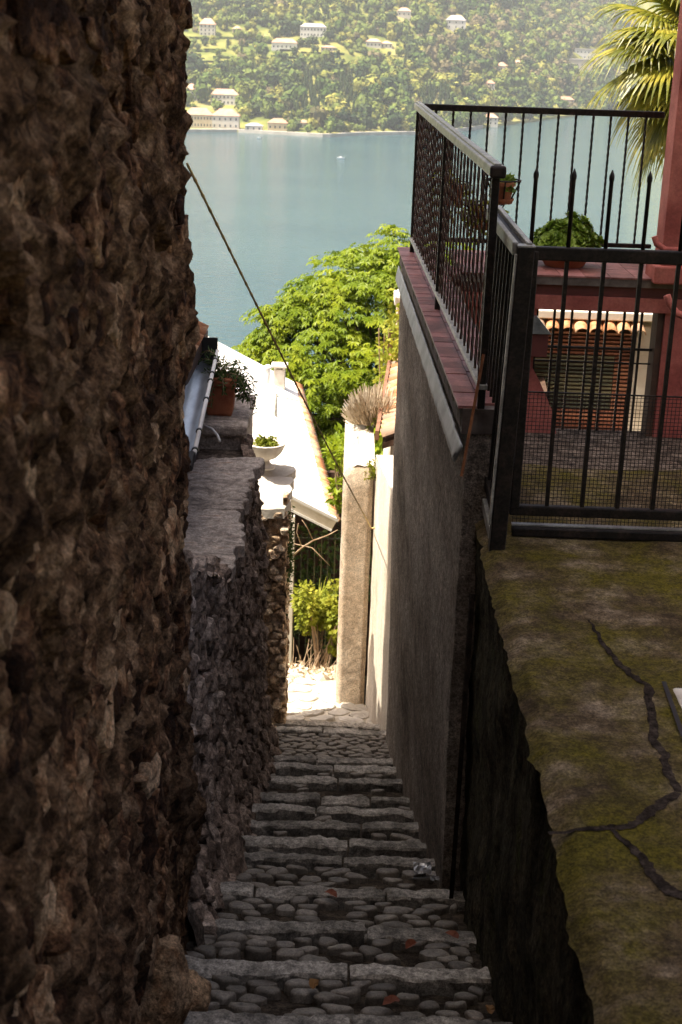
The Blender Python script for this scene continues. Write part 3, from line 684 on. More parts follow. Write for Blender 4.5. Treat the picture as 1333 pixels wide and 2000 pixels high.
eo = endc.build('end_plate', 'blackplastic', gut_o); eo.modifiers.new('t', 'SOLIDIFY').thickness = .01
for q in (.02, .17, .45, .64, .72, .88):
    c = ga + gd*gl*q; MB().tube([c - gd*.012, c + gd*.012], .021, 10).build('clamp', 'blackplastic', gut_o)
MB().tube([ga - gd*.1 + Vector((-.03,0,-.06)), ga + Vector((-.012,0,-.0))], [.03,.02], 8).build('end_clip', 'blackplastic', gut_o)
hs_ = [at(400,832,9.9), at(415,838,9.85), at(425,850,9.75), at(430,862,9.68)]
tag(MB().tube(hs_, .010, 8).build('white_hose', 'whitepaint', smooth=True), 'short white hose curving down onto the lower wall below the planter', 'hose')

# unseen tall house added on the left to shade the alley, hidden from here by the rubble wall
TH = thing('shade_house', 'unseen tall cream house added behind the rubble wall to shade the alley', 'house', (-6, 4, -2))
MB().prism([(-9.5,-5,-7),(-3.25,-5,-7),(-3.25,10.45,-7),(-9.5,8.4,-7)], (0,0,20.4)).build('wall', 'cream', TH)  # end wall slanted along the sun to place the shadow edge
MB().add([(-9.6,-5.2,13.4),(-3.15,-5.2,13.4),(-3.15,10.48,13.4),(-9.6,8.37,13.4),(-6.4,-5.2,14.8),(-6.4,7.5,14.8)], [(1,2,5,4),(3,0,4,5),(2,3,5),(0,1,4),(3,2,1,0)]).build('roof', 'rooftile', TH)
for yk in (-2.5, .5, 3.5, 6.5, 9.2):
    for zk in (-1, 2, 5, 8, 11):
        if yk > 5.2 or zk > 5.3:
            wn = MB().box(-3.26, -3.2, yk-.45, yk+.45, zk, zk+1.5).build('window', 'whitepaint', TH); MB().box(-3.2, -3.19, yk-.37, yk+.37, zk+.08, zk+1.42).build('pane', 'glassdark', wn)

# second stone wall at the foot of the steps, carrying the urn
W2 = thing('garden_stone_wall', 'broken sunlit rubble wall at the foot of the steps under the urn', 'wall', (-.65, 12.5, -6.2))
T2 = -3.64
def t2(y): return -3.87 + .23*min(1, max(0, (y-11.55)/.5))
def e2(u, v):
    z = -6.4 + (6.4 - 3.9)*v; x = -.95 + .49*u; w_ = .03*nz(x, z, 3, 6) + .02*nz(x, z, 8, 15)
    return (x + .03*nz(z, 0, 1, 2.5)*u, 11.60 + w_, z)
MB().grid(e2, 24, 90).build('mortar_core', 'warmstone', W2, smooth=True)
def s2(u, v):
    y = 11.58 + .5*u; z = -6.4 + (6.4 + t2(y) - .03)*v
    return (-.475 + .03*nz(y, z, 3, 6) + .02*nz(y, z, 9, 14), y, z)
MB().grid(s2, 16, 70).build('mortar_core', 'warmstone', W2, smooth=True)
MB().box(-.95, -.51, 11.64, 12.05, -6.5, -3.93).build('wall_body', 'warmstone', W2)
rw3 = random.Random(15)
cells = voronoi_cells(-.97, -.44, -6.35, -3.88, .075, 1.5, rw3)
masonry(W2, cells, lambda a, b, d: (a + .03*nz(b, 0, 1, 2.5), 11.59 - d, b), 'warmstone', (-.01,.07), rw3, limit=220, joint=.94)
cells = voronoi_cells(11.56, 12.1, -6.35, -3.75, .09, 1.4, rw3)
masonry(W2, cells, lambda a, b, d: (-.465 + d*.7, a, b), 'warmstone', (.0,.04), rw3, limit=80, joint=.94)
cells = voronoi_cells(-.97, -.45, -6.35, -3.7, .09, 1.5, rw3)
masonry(W2, cells, lambda a, b, d: (a, 12.06 + d*.6, b), 'warmstone', (.0,.03), rw3, limit=0, joint=.94, flip=True)
for k in range(3):
    y0 = 11.54 + k*.19; poly = [(-.98, y0), (-.44+rw3.uniform(-.05,.02), y0), (-.44+rw3.uniform(-.05,.02), y0+.2), (-.98, y0+.2)]
    r = stone_rings(poly, -.70, y0+.1, .03, rw3, n=30, joint=1.0, deep=-.07, tilt=.1, flat=True, rough=.3); W = [Vector((a, b, t2(b) + .0 + (d*.4 if d > 0 else d))) for a, b, d in r[0]]; c = sum(W, Vector())/len(W)
    part('capstone', MB().add([p-c for p in W], r[1]).mesh('capstone', 'paleslab', 'sharp'), W2, c)
mo = MB()
for k in range(420):
    p = Vector((-.435 + RND.gauss(0,.012), 11.6 + RND.uniform(0,.2), -4.3 + RND.gauss(0,.2))); leaf_quad(mo, p, rv(RND)+Vector((.3,-.4,-.2)), rv(RND), .035, .02)
mo.build('moss_tuft', 'leaf_dark', W2)

# urn
UR = thing('garden_urn', 'pale fluted stone urn with small yellow-green plants on the garden wall', 'urn', (-.68, 11.95, T2))
uc = (-.67, 11.95, -3.615)
MB().lathe([(.075,0),(.08,.012),(.06,.03),(.034,.05),(.03,.07),(.045,.085)], uc, 20).build('foot', 'urnstone', UR, smooth=True)
MB().lathe([(.04,.08),(.085,.10),(.125,.14),(.15,.19),(.158,.215),(.165,.225),(.16,.235),(.14,.23),(.13,.2)], uc, 48, sc=lambda a: 1 + .035*abs(math.cos(a*8))).build('bowl', 'urnstone', UR, smooth=True)
ul, us = sprays((uc[0], uc[1], uc[2]+.21), 150, .13, .9, .032, .02, r1, upb=.8, per=10, spread=1.5)
ul.build('plants', 'leaf_lime', UR)

# ================================================================== RIGHT SIDE
# roughcast terrace wall
TZ = -1.5
RW = thing('roughcast_wall', 'grey streaked roughcast terrace wall right of the steps, topped with red tiles', 'wall', (.6, 8.5, -5))
def xo(y): return .49 - .0275*(y-6)                 # outer edge of the tiled coping
def xf(y, z): return xo(y) + .045 + .012*nz(y, z, 0, .9) + .006*nz(y, z, 0, 4) + .05*max(0, min(1, (-3.2-z)/2.4))
def rcf(u, v):
    y = 5.98 + 4.9*u; z = -6.2 + (6.2 - 1.6)*v
    return (xf(y, z), y, z)
MB().grid(rcf, 120, 110).build('wall_face', 'roughcast', RW, smooth=True)
MB().grid(lambda u, v: (xf(5.98, -6.2 + 4.6*v) + .2*u, 5.98 + .004*nz(u, v, 0, 8), -6.2 + 4.6*v), 8, 60).build('wall_end', 'roughcast', RW, smooth=True)
MB().grid(lambda u, v: (xf(10.88, -6.2 + 4.6*v) + .3*(1-u), 10.88, -6.2 + 4.6*v), 4, 20).build('wall_end', 'roughcast', RW, smooth=True)
MB().prism([(xo(5.98)+.1, 6.05, -6.4), (xo(5.98)+.25, 6.05, -6.4), (xo(10.88)+.4, 10.85, -6.4), (xo(10.88)+.1, 10.85, -6.4)], (0,0,4.8)).build('wall_body', 'roughcast', RW)
# slab with mossy edge
def sle(u, v):
    y = 5.97 + 4.86*u; z = TZ - .012 - .115*v
    return (xo(y) + .012 + .010*nz(y, z, 3, 9) + .008*nz(y, z, 5, 30) + .02*v, y, z)
MB().grid(lambda u, v: sle(u, 1-v), 160, 6).build('slab_edge', 'mossedge', RW, smooth=True)
MB().prism([(xo(5.97)+.02, 5.97, TZ-.12), (xo(5.97)+.27, 5.97, TZ-.12), (xo(10.83)+.29, 10.83, TZ-.12), (xo(10.83)+.02, 10.83, TZ-.12)], (0,0,.112)).build('slab', 'grout', RW)
rt = random.Random(4)
y = 5.98
rows = 0
while y < 10.75:
    l = .122
    for (a, b_, sh) in ((.0,.098,0), (.101,.2,.06), (.203,.262,.02)):
        y0 = y + sh; y1 = min(y0 + l - .004, 10.83)
        if y1 - y0 < .03: continue
        z0 = TZ - .01; dz = rt.uniform(-.002,.002)
        MB().add([(xo(y0)+a,y0,z0),(xo(y0)+b_,y0,z0),(xo(y1)+b_,y1,z0),(xo(y1)+a,y1,z0),(xo(y0)+a,y0,TZ+.004+dz),(xo(y0)+b_,y0,TZ+.004+dz),(xo(y1)+b_,y1,TZ+.004+dz),(xo(y1)+a,y1,TZ+.004+dz)],
                 [(0,3,2,1),(4,5,6,7),(0,1,5,4),(1,2,6,5),(2,3,7,6),(3,0,4,7)]).build('coping_tile', 'redtile', RW)
    y += l
fl = MB()
def flf(u, v):
    y = 5.86 + 4.95*u + (.10*v if u < .02 else 0); z = TZ - .135 - .10*v - .012*(1-u)
    return (xo(y) + .012 - .02*v + .004*nz(y, z, 0, 5) + .005*nz(y, z, 0, 14), y, z + .006*nz(y, 0, 0, 3))
fo = fl.grid(flf, 90, 4).build('flashing', 'flashing', RW, smooth=True); fo.modifiers.new('t', 'SOLIDIFY').thickness = .006

# sunlit lower wall beyond the terrace, with the roughcast pillar standing out from it
LP = thing('lower_plaster_wall', 'pale sunlit plaster wall beyond the roughcast terrace wall', 'wall', (.6, 12, -6))
def lpx(y): return .47 - .165*min(1, max(0, (y-11.15)/1.35))
def lpf(u, v):
    y = 10.8 + 1.75*u; z = -7.4 + (7.4 - 3.64)*v
    return (lpx(y) + .008*nz(y, z, 0, 1.5) + .005*nz(y, z, 0, 6), y, z)
MB().grid(lpf, 40, 80).build('wall_face', 'litplaster', LP, smooth=True)
MB().add([(lpx(10.8+.175*k) - .004, 10.8+.175*k, -3.635 + .012*nz(k,0,0,.9)) for k in range(11)] + [(1.2, 10.8+.175*k, -3.62) for k in range(11)], [(k, 11+k, 12+k, k+1) for k in range(10)]).build('wall_top', 'litplaster', LP, smooth=True)
MB().box(.49, 1.2, 10.92, 16.7, -7.4, -3.66).build('wall_body', 'litplaster', LP)

PI_ = thing('roughcast_pillar', 'tan roughcast pillar with rounded shoulder standing at the foot of the steps', 'pillar', (.17, 12.5, LAND_Z))
pv = []; PY0, PY1 = 12.45, 14.6
outl = [(.012,-6.3),(.012,-4.05)] 
for q in range(7):
    a = math.pi - math.pi/2*q/6; outl.append((.012+.13 + .13*math.cos(a), -3.86 + .13*math.sin(a)))
outl += [(.25,-3.71),(.40,-3.69),(.40,-6.3)]
nz_ = 44
def pil_outline_x(z):
    xl = .012
    if z > -3.86: q = min(1, (z + 3.86)/.13); xl = .012 + .13*(1 - math.sqrt(max(0, 1-q*q)))
    return xl
def pf_(u, v):
    z = -6.3 + (6.3 - 3.735)*v; xl = pil_outline_x(z); xr = .285; x = xl + (xr - xl)*u
    r_ = .05; bev = r_*(1 - min(1, (x-xl)/r_))**2 + r_*.6*(1 - min(1, (xr-x)/r_))**2
    return (x + .004*nz(x, z, 1, 7), PY0 + bev + .008*nz(x, z, 0, 4) + .002*nz(x, z, 0, 19) + .05*max(0, (z + 3.95)/.2)**2, z)
MB().grid(pf_, 30, 120).build('front', 'roughcast_tan', PI_, smooth=True)
def pl_(u, v):
    z = -6.3 + (6.3 - 3.735)*v; y = PY1 + (PY0 + .05 - PY1)*u
    return (pil_outline_x(z) + .006*nz(y, z, 0, 5), y + .05*max(0, (z + 3.95)/.2)**2*u, z)
MB().grid(pl_, 40, 90).build('side', 'litplaster', PI_, smooth=True)
def pr_(u, v):
    z = -6.3 + (6.3 - 3.735)*v; y = PY0 + .03 + (PY1 - PY0)*u
    return (.285 + .006*nz(y, z, 4, 5), y + .05*max(0, (z + 3.95)/.2)**2*(1-u), z)
MB().grid(pr_, 30, 80).build('side', 'litplaster', PI_, smooth=True)
MB().grid(lambda u, v: (.1 + .2*u, 12.47 + 2.1*v + .03, -3.742 + .02*nz(u*2, v*5, 0, 1.5) + .02*math.sin(u*3)), 14, 40).build('top', 'litplaster', PI_, smooth=True)
MB().box(.03, .27, 12.56, 14.58, -6.4, -3.78).build('body', 'litplaster', PI_)
mo = MB()
for k in range(160):
    p = Vector((.28 + RND.gauss(0,.035), 12.44 + RND.uniform(-.02,.12), -3.78 + RND.gauss(0,.045))); leaf_quad(mo, p, rv(RND)+Vector((0,-.5,.4)), rv(RND), .035, .022)
tag(mo.build('moss_clump', 'leaf_lime'), 'small yellow-green tuft growing on the shoulder of the tan pillar', 'plant')

# cable strung across the alley
ca, cb, cc = at(366,320,5.02), at(655,925,12.36), at(726,1032,12.40)
pts = []
for k in range(41):
    t = k/40; p = ca.lerp(cc, t); pts.append(p + Vector((0,0,-.03*math.sin(math.pi*t))))
cbm = MB(); cbm.tube(pts, .0048, 8); co = tag(cbm.build('rope', 'cable', smooth=True), 'taut brown rope crossing from the rubble wall down to the tan pillar', 'rope')
for k in range(1, 60):
    t = k/60; p = ca.lerp(cc, t) + Vector((0,0,-.03*math.sin(math.pi*t))); d = (cc-ca).normalized()
    MB().tube([p - d*.012, p + d*.012], .0064, 8).build('knot', 'cable', co)
wire = tag(MB().tube([cc, cc + Vector((.05,.0,.015)), Vector((.33, 12.40, cc.z+.01))], .008, 6).build('wall_wire', 'cable'), 'short wire fixing the rope end to the pale wall', 'wire')

# tiled outbuilding on the right, chimney, vine
OB = thing('tiled_outbuilding', 'orange tiled roof edge with brown fascia behind the roughcast wall', 'building', (1.2, 15, -5))
MB().box(.56, 3.2, 13.1, 17.2, -7.5, -3.66).build('wall', 'litplaster', OB)
t2 = roman_tile(.4, .075).mesh('roof_tile', 'rooftile', True)
oa, ob_ = Vector((.36, 13.05, -3.6)), Vector((.60, 17.1, -3.52)); od = (ob_-oa).normalized(); rp = math.radians(20)
MB().prism([(.37,13.05,-3.66),(1.9,13.05,-3.10),(1.9,13.05,-3.16),(.37,13.05,-3.72)], (.24,4.1,.08)).build('roof_deck', 'darkbeam', OB)
for i in range(27):
    for j in range(3):
        c = oa + od*(i*.152 + .06); t = j*.34
        part('roof_tile', t2, OB, (c.x + t*math.cos(rp), c.y, c.z + t*math.sin(rp) + .004*(i % 2)), (rp, 0, -math.pi/2 + .06))
MB().bar(oa + Vector((-.045,-.03,.02)), ob_ + Vector((-.03,.1,.03)), .035, .09).build('fascia', 'fasciabrown', OB)
CH = thing('chimney', 'brick chimney stub with white cap beside the terrace corner', 'chimney', (.7, 17.3, -4))
MB().box(.60, .95, 17.2, 17.6, -5, -3.08).build('stack', 'warmstone', CH, bevel=.01)
cp_ = MB().box(.56, 1.0, 17.15, 17.65, -3.08, -2.97).build('cap', 'urnstone', CH, bevel=.015)
MB().prism([(.6,17.15,-2.965),(.98,17.15,-2.965),(.79,17.15,-2.86)], (0,.5,0)).build('cowl', 'urnstone', CH, bevel=.01)
vn, vs_ = MB(), MB(); r2 = random.Random(9)
for k in range(900):
    t = r2.random(); p = Vector((.50 + .1*t + r2.gauss(0,.07), 16.3 + r2.uniform(-.6,.9), -3.15 - .9*(1-t)**1.0 + r2.gauss(0,.10)))
    leaf_quad(vn, p, rv(r2)+Vector((-.4,-.6,-.3)), rv(r2), r2.uniform(.05,.1), .06)
for k in range(14):
    p = Vector((.55+r2.gauss(0,.05), 16.4, -4.3)); vs_.tube([p, p+Vector((r2.gauss(0,.05),.0,.5)), p+Vector((r2.gauss(0,.08),-.1,1.1))], .008, 4)
vt = thing('climbing_vine', 'leafy green vine climbing below the white chimney cap', 'vine', (.55, 16.4, -4.3)); vn.build('foliage', 'leaf_lime', vt); vs_.build('stems', 'twig', vt)

# dry shrub in a pot and a white metal stand on the wall top
DS = thing('dry_shrub', 'pale dry lavender-like shrub above the tan pillar', 'shrub', (.3, 13.9, -3.72))
dl, db = MB(), MB(); r3 = random.Random(31); base = Vector((.31, 13.9, -3.7))
for k in range(620):
    d = Vector((r3.gauss(-.3,.85), r3.gauss(0,.7), abs(r3.gauss(.5,.55)))).normalized(); L_ = r3.uniform(.22,.42)
    p1 = base + d*L_*.75 + Vector((0,0,.02)); 
    dl.tube([base + d*L_*.25, p1], [.0035,.003], 3, cap=False); dl.tube([p1, p1 + (d*.6+Vector((0,0,.5)))*.09], [.0075,.003], 4, cap=False)
dl.build('flower_stalks', 'dryplant', DS)
for k in range(260):
    p = base + Vector((r3.gauss(.03,.10), r3.gauss(0,.08), r3.uniform(-.02,.12))); leaf_quad(db, p, rv(r3)+Vector((0,-.2,.5)), rv(r3), .07, .02)
db.build('leaves', 'leaf_lime', DS)
WS = thing('metal_stand', 'small white metal trestle stand in front of the dry shrub', 'stand', (.12, 13.2, -3.72))
a_, b_, c_ = at(680,886,13.2), at(700,852,13.2), at(722,888,13.2); d_ = at(703,874,13.2)
sm = MB(); sm.bar(a_, b_, .012); sm.bar(a_, c_, .012); sm.build('frame', 'whitepaint', WS); MB().bar(b_, b_ + (c_-b_)*.15 + Vector((0,0,-.14)), .012).build('leg', 'whitepaint', WS)
MB().bar(a_ + Vector((0,.12,.0)), b_ + Vector((0,.02,0)), .012).build('leg', 'whitepaint', WS)

# ------------------------------------------------------------------ terrace railing
RL = thing('terrace_railing', 'dark iron railing with twisted balusters and grey handrail around the terrace', 'railing', (.6, 6, TZ))
A0, A1 = Vector((.585,5.92,-.50)), Vector((.455,10.6,-.46)); B1 = Vector((2.22,10.62,-.462))
dA = (A1-A0).normalized(); dB = (B1-A1).normalized(); ZB = -1.40
MB().bar(A0 - dA*.02, A1 + dA*.035, .062, .045).build('handrail', 'greyrail', RL, bevel=.007)
MB().bar(A0 - dA*.02 + Vector((0,0,.026)), A1 + dA*.035 + Vector((0,0,.026)), .030, .012).build('rail_cap', 'greyrail', RL, bevel=.003)
MB().bar(A1 + Vector((.035,0,-.003)), B1, .05, .045).build('handrail', 'blackiron', RL, bevel=.006)
MB().bar(Vector((A0.x, A0.y, ZB)), Vector((A1.x, A1.y, ZB)), .04, .022).build('bottom_rail', 'greyrail', RL, bevel=.003)
MB().bar(Vector((A1.x+.02, A1.y, ZB)), Vector((B1.x, B1.y, ZB)), .04, .03).build('bottom_rail', 'blackiron', RL, bevel=.003)
tw_h = .92
tw_me = MB().bar((0,0,0), (0,0,tw_h), .0105, .0105, twist=math.pi*7, seg=60).mesh('twisted_baluster', 'browniron')
tw_b = MB().bar((0,0,0), (0,0,tw_h), .0135, .0135, twist=math.pi*9, seg=72).mesh('twisted_baluster', 'blackiron')
LA = (A1-A0).length; nA = int(LA/.16)
for k in range(1, nA):
    p = A0.lerp(A1, k/nA)
    if abs(k/nA - .5) < .012: continue
    part('baluster', tw_me, RL, (p.x, p.y, ZB), (0,0,rt.uniform(0,1.5)), (1,1,(p.z-.02-ZB)/tw_h))
LB = (B1-A1).length; nB = int(LB/.124)
for k in range(1, nB):
    p = A1.lerp(B1, k/nB); part('baluster', tw_b, RL, (p.x, p.y, ZB), None, (1,1,(p.z-.02-ZB)/tw_h))
for q in (.006, .5, .995):
    p = A0.lerp(A1, q); MB().bar((p.x, p.y, TZ+.002), (p.x, p.y, p.z-.02), .032).build('post', 'blackiron', RL, bevel=.004)
capm = MB(); capm.bar(A0 - dA*.045, A0 - dA*.02, .066, .05); capm.build('end_cap', 'blackiron', RL, bevel=.01)

# ------------------------------------------------------------------ gate, post and side panel
GY = 5.75
SP = thing('gate_side_panel', 'dark barred side panel with square post between gate and terrace wall', 'fence', (.66, 5.62, LZ))
pb, pt = Vector((.655,5.60,-2.02)), Vector((.685,5.60,-.755))
MB().bar(pb, pt, .066, .066, up=(0,1,0)).build('post', 'blackiron', SP, bevel=.005)
MB().bar(pb + Vector((-.037,-.012,.12)), pt + Vector((-.037,-.012,-.03)), .010, .028, up=(0,1,0)).build('highlight_strip', 'greyrail', SP, bevel=.002)  # pale bar stands in for the bright highlight down the post's left face
MB().bar(pt + Vector((0,0,.0)), pt + Vector((0,0,.006)), .07, .07).build('post_cap', 'greyrail', SP)
q0, q1 = Vector((.672,5.60,-.765)), Vector((.652,6.72,-.745))
for ox in (-.028, .028): MB().bar(q0 + Vector((ox,0,0)), q1 + Vector((ox,0,0)), .022, .05).build('top_rail', 'greyrail', SP, bevel=.004)
MB().bar(q0 + Vector((0,0,-.01)), q1 + Vector((0,0,-.01)), .034, .03).build('top_rail', 'blackiron', SP)
r0, r1_ = Vector((.645,5.62,-1.86)), Vector((.64,6.72,-1.80))
MB().bar(r0, r1_, .034, .05).build('bottom_rail', 'blackiron', SP, bevel=.004)
MB().bar(r0 + Vector((-.012,0,-.10)), r1_ + Vector((-.012,0,-.10)), .02, .05).build('bottom_rail', 'greyrail', SP, bevel=.003)
for k in range(1, 10):
    t = k/10; a = q0.lerp(q1, t); b_ = r0.lerp(r1_, t); MB().bar(b_, a, .014).build('bar', 'blackiron', SP)
MB().bar(r1_ + Vector((0,.0,-.2)), q1, .03).build('end_post', 'blackiron', SP, bevel=.004)

GT = thing('iron_gate', 'black iron gate with pointed bars and wire mesh across the mossy ledge', 'gate', (1.2, GY, LZ))
gx0, gx1 = .735, 1.78
MB().bar((gx0-.02,GY,-.80), (gx1,GY,-.80), .035, .055).build('top_rail', 'blackiron', GT, bevel=.006)
MB().bar((gx0-.02,GY,-1.885), (gx1,GY,-1.885), .035, .045).build('bottom_rail', 'blackiron', GT, bevel=.006)
MB().bar((gx0,GY,-1.87), (gx0,GY,-.79), .045, .04).build('stile', 'blackiron', GT, bevel=.005)
spike_me = MB().lathe([(.0085,0),(.0085,.265),(.0105,.27),(.011,.285),(.002,.31)], (0,0,0), 10).mesh('spike', 'blackiron', True)
for k in range(7):
    x = gx0 - .012 + k*.1495
    if k > 0:
        MB().bar((x,GY,-1.87), (x,GY,-.815), .0165, twist=0).build('bar', 'blackiron', GT)
    part('spike', spike_me, GT, (x, GY, -.775))
wm = MB(); z0, z1 = -1.965, -1.375; xx = gx0
while xx < gx1: wm.bar((xx,GY+.018,z0), (xx,GY+.018,z1), .0021); xx += .0165
zz = z0
while zz < z1 + .001: wm.bar((gx0,GY+.0205,zz), (gx1,GY+.0205,zz), .0021); zz += .0165
tag(wm.build('wire_mesh', 'blackiron', GT), kind='stuff')
MB().bar((gx0,GY+.016,z1), (gx1,GY+.016,z1), .006).build('mesh_edge', 'blackiron', GT)
MB().bar((.73,GY-.01,-1.975), (gx1,GY-.01,-1.975), .05, .04).build('threshold', 'blackiron', GT, bevel=.006)
MB().bar((.73,GY+.005,-1.951), (gx1,GY+.005,-1.951), .03, .006).build('threshold_strip', 'greyrail', GT)
for z in (-1.62, -1.0):
    MB().tube([(.706,GY-.03,z-.05),(.706,GY-.03,z+.05)], .014, 10).build('hinge', 'blackiron', GT)
tag(MB().bar(at(945,692,5.82), at(902,930,5.70), .010).build('rusty_rod', 'rust'), 'thin rusty rod leaning from the railing foot beside the tiled wall', 'rod')

# hanging flower pots on the railing
def hang_pot(c, r_, lab, plant_m, n, ln, holder=True, droop=1.4):
    t = thing('hanging_flower_pot', lab, 'flower pot', c)
    MB().lathe([(r_*.62,0),(r_*.66,.004),(r_*.92,r_*1.25),(r_*1.05,r_*1.27),(r_*1.05,r_*1.6),(r_*.9,r_*1.6),(r_*.85,r_*1.35)], c, 20).build('pot', 'terracotta', t, smooth=False)
    MB().lathe([(r_*.8,-.012),(r_*.95,.002),(r_*.97,.012),(r_*.7,.006)], c, 20).build('saucer', 'terracotta', t)
    l_, s_ = sprays((c[0], c[1], c[2]+r_*1.4), n, ln, droop, .035, .024, r1, upb=.6, per=12, spread=1.1)
    l_.build('foliage', plant_m, t)
    if holder:
        h = MB(); ring = [(c[0]+r_*1.45*math.cos(a*math.pi/10), c[1]+r_*1.45*math.sin(a*math.pi/10), c[2]+r_*1.75) for a in range(21)]
        h.tube(ring, .004, 5, cap=False)
        for a in (0, 1.57, 3.14, 4.71): h.tube([(c[0]+r_*1.45*math.cos(a), c[1]+r_*1.45*math.sin(a), c[2]+r_*1.75), (c[0]+r_*.6*math.cos(a), c[1]+r_*.6*math.sin(a), c[2]-.006)], .004, 5)
        h.build('wire_holder', 'blackiron', t)
    return t
pc = at(982, 392, 6.25); hang_pot(tuple(pc), .05, 'small terracotta pot in a wire holder beside the railing end post', 'leaf_succulent', 16, .06)
hang_pot((.70, 7.6, -.93), .07, 'terracotta pot with trailing lime plant inside the railing, nearer the gate', 'leaf_lime', 24, .26, droop=2.6)
hang_pot((.62, 8.9, -.95), .07, 'terracotta pot with trailing lime plant inside the railing, further along', 'leaf_lime', 24, .28, droop=2.6)

# ------------------------------------------------------------------ red house round the courtyard
RH = thing('red_house', 'red plastered house with column and barred opening behind the gate', 'house', (2, 9.8, -2.62))
FW = 9.74
MB().prism([(.62,FW,-2.7),(1.525,FW,-2.7),(1.46,FW,-2.45),(1.36,FW,-2.25),(1.30,FW,-2.15),(1.30,FW,-1.73),(.62,FW,-1.73)], (0,.22,0)).build('wall_left', 'redwall', RH)
MB().box(2.185, 4.2, FW, FW+.25, -2.7, -1.73).build('wall_right', 'redwall', RH)
MB().box(.62, 4.2, FW-.02, FW+.3, -1.735, -1.635).build('lintel', 'redwall', RH, bevel=.004)
MB().box(.62, 4.2, FW-.005, FW+.3, -1.632, -1.56).build('fascia', 'darkred', RH)
MB().box(.62, 4.2, FW-.035, FW+.35, -1.558, -1.512).build('slab_edge', 'darkred', RH)
MB().box(.755, 2.3, FW-.04, 10.84, -1.56, -1.508).build('parapet_slab', 'grout', RH)
for i in range(9):
    for j in range(6):
        x0 = .76 + i*.17; y0 = FW - .045 + j*.182
        MB().box(x0, x0+.166, y0, y0+.178, -1.507, -1.496+rt.uniform(-.001,.001)).build('floor_tile', 'redtile', RH)
MB().box(.66, 2.1, FW-.03, FW+.02, -2.72, -2.618).build('sill_step', 'greymortar', RH, bevel=.01)
cl = MB(); cl.box(2.10, 2.34, 9.66, 9.90, -1.50, 4.0); cl.build('column', 'redwall', RH, bevel=.008)
cl = MB(); cl.box(2.055, 2.38, 9.62, 9.94, -1.52, -1.40); cl.build('column_base', 'redwall', RH, bevel=.012)
MB().box(2.345, 6.5, 9.7, 10.4, -1.5, 4.6).build('upper_wall', 'redwall', RH)
pp = [at(1279,462,9.55), at(1283,476,9.55), at(1300,488,9.5), at(1345,490,9.45)]
MB().tube(pp, .022, 10).build('drainpipe', 'redwall', RH, smooth=True)
pp = [at(1303,577,9.0), at(1308,592,9.0), at(1322,612,8.95), at(1350,622,8.9)]
MB().tube(pp, .024, 10).build('drainpipe', 'redwall', RH, smooth=True)
gr = MB().bar((1.28,FW+.12,-2.02), (2.2,FW+.12,-2.02), .016).build('grille', 'blackiron', RH)
for k in range(8): MB().bar((1.32+k*.122,FW+.13,-2.66), (1.32+k*.122,FW+.13,-1.735), .017).build('grille_bar', 'blackiron', gr)
MB().bar((1.36,FW+.12,-2.645), (2.2,FW+.12,-2.645), .02).build('grille_rail', 'blackiron', gr)
MB().bar((1.28,FW+.12,-2.12), (2.2,FW+.12,-2.12), .010).build('grille_rail', 'blackiron', gr)
MB().box(2.14, 2.186, FW+.02, FW+.2, -2.66, -1.735).build('jamb', 'darkbeam', RH)
mb = MB(); mb.box(1.22, 1.385, FW-.06, FW+.05, -2.06, -1.90); mb.build('meter_box', 'darkred', RH, bevel=.004)
MB().prism([(1.20,FW-.08,-1.895),(1.40,FW-.08,-1.895),(1.30,FW-.08,-1.78),(1.27,FW-.08,-1.78)], (0,.14,0)).build('box_cover', 'zinc', RH)

# bowl of succulents on the parapet
SB = thing('succulent_bowl', 'low terracotta bowl of dense green succulents on the tiled parapet', 'plant bowl', (1.52, 10.15, TZ+.004))
bc = (1.52, 10.15, TZ+.004)
MB().lathe([(.13,0),(.14,.01),(.18,.075),(.2,.085),(.2,.11),(.185,.112),(.17,.09)], bc, 28).build('bowl', 'terracotta', SB, smooth=True)
sl = MB(); r4 = random.Random(8)
for k in range(190):
    rk = r4.uniform(.7,1.5); a = r4.uniform(0, 2*math.pi); q = math.sqrt(r4.random()); p = Vector((bc[0] + .225*q*math.cos(a)*(1 + .12*math.sin(3*a+1)), bc[1] + .18*q*math.sin(a), bc[2] + .125 + (.165 + .07*nz(math.cos(a)*q*2, math.sin(a)*q*2, 3, 1.4))*(1-q**2.6) + r4.uniform(-.025,.025)))
    nrm = Vector((math.cos(a)*q*.9, math.sin(a)*q*.9, 1.0 - .35*q)).normalized(); t_ = nrm.cross(Vector((.3,.2,1))).normalized(); s_ = nrm.cross(t_)
    for ring, (nn, tilt, L_) in enumerate(((5,.35,.028),(7,.75,.040),(8,1.2,.046))):
        for j in range(nn):
            L_ = (.028,.040,.046)[ring]*rk; b_ = 2*math.pi*(j + .5*ring)/nn; d = (t_*math.cos(b_) + s_*math.sin(b_))*math.sin(tilt) + nrm*math.cos(tilt); sd = (t_*-math.sin(b_) + s_*math.cos(b_))
            sl.add([p, p + d*L_*.6 + sd*L_*.28, p + d*L_*.95 + sd*L_*.16, p + d*L_, p + d*L_*.95 - sd*L_*.16, p + d*L_*.6 - sd*L_*.28], [(0,1,2,3,4,5)])
sl.build('rosettes', 'leaf_succulent', SB)

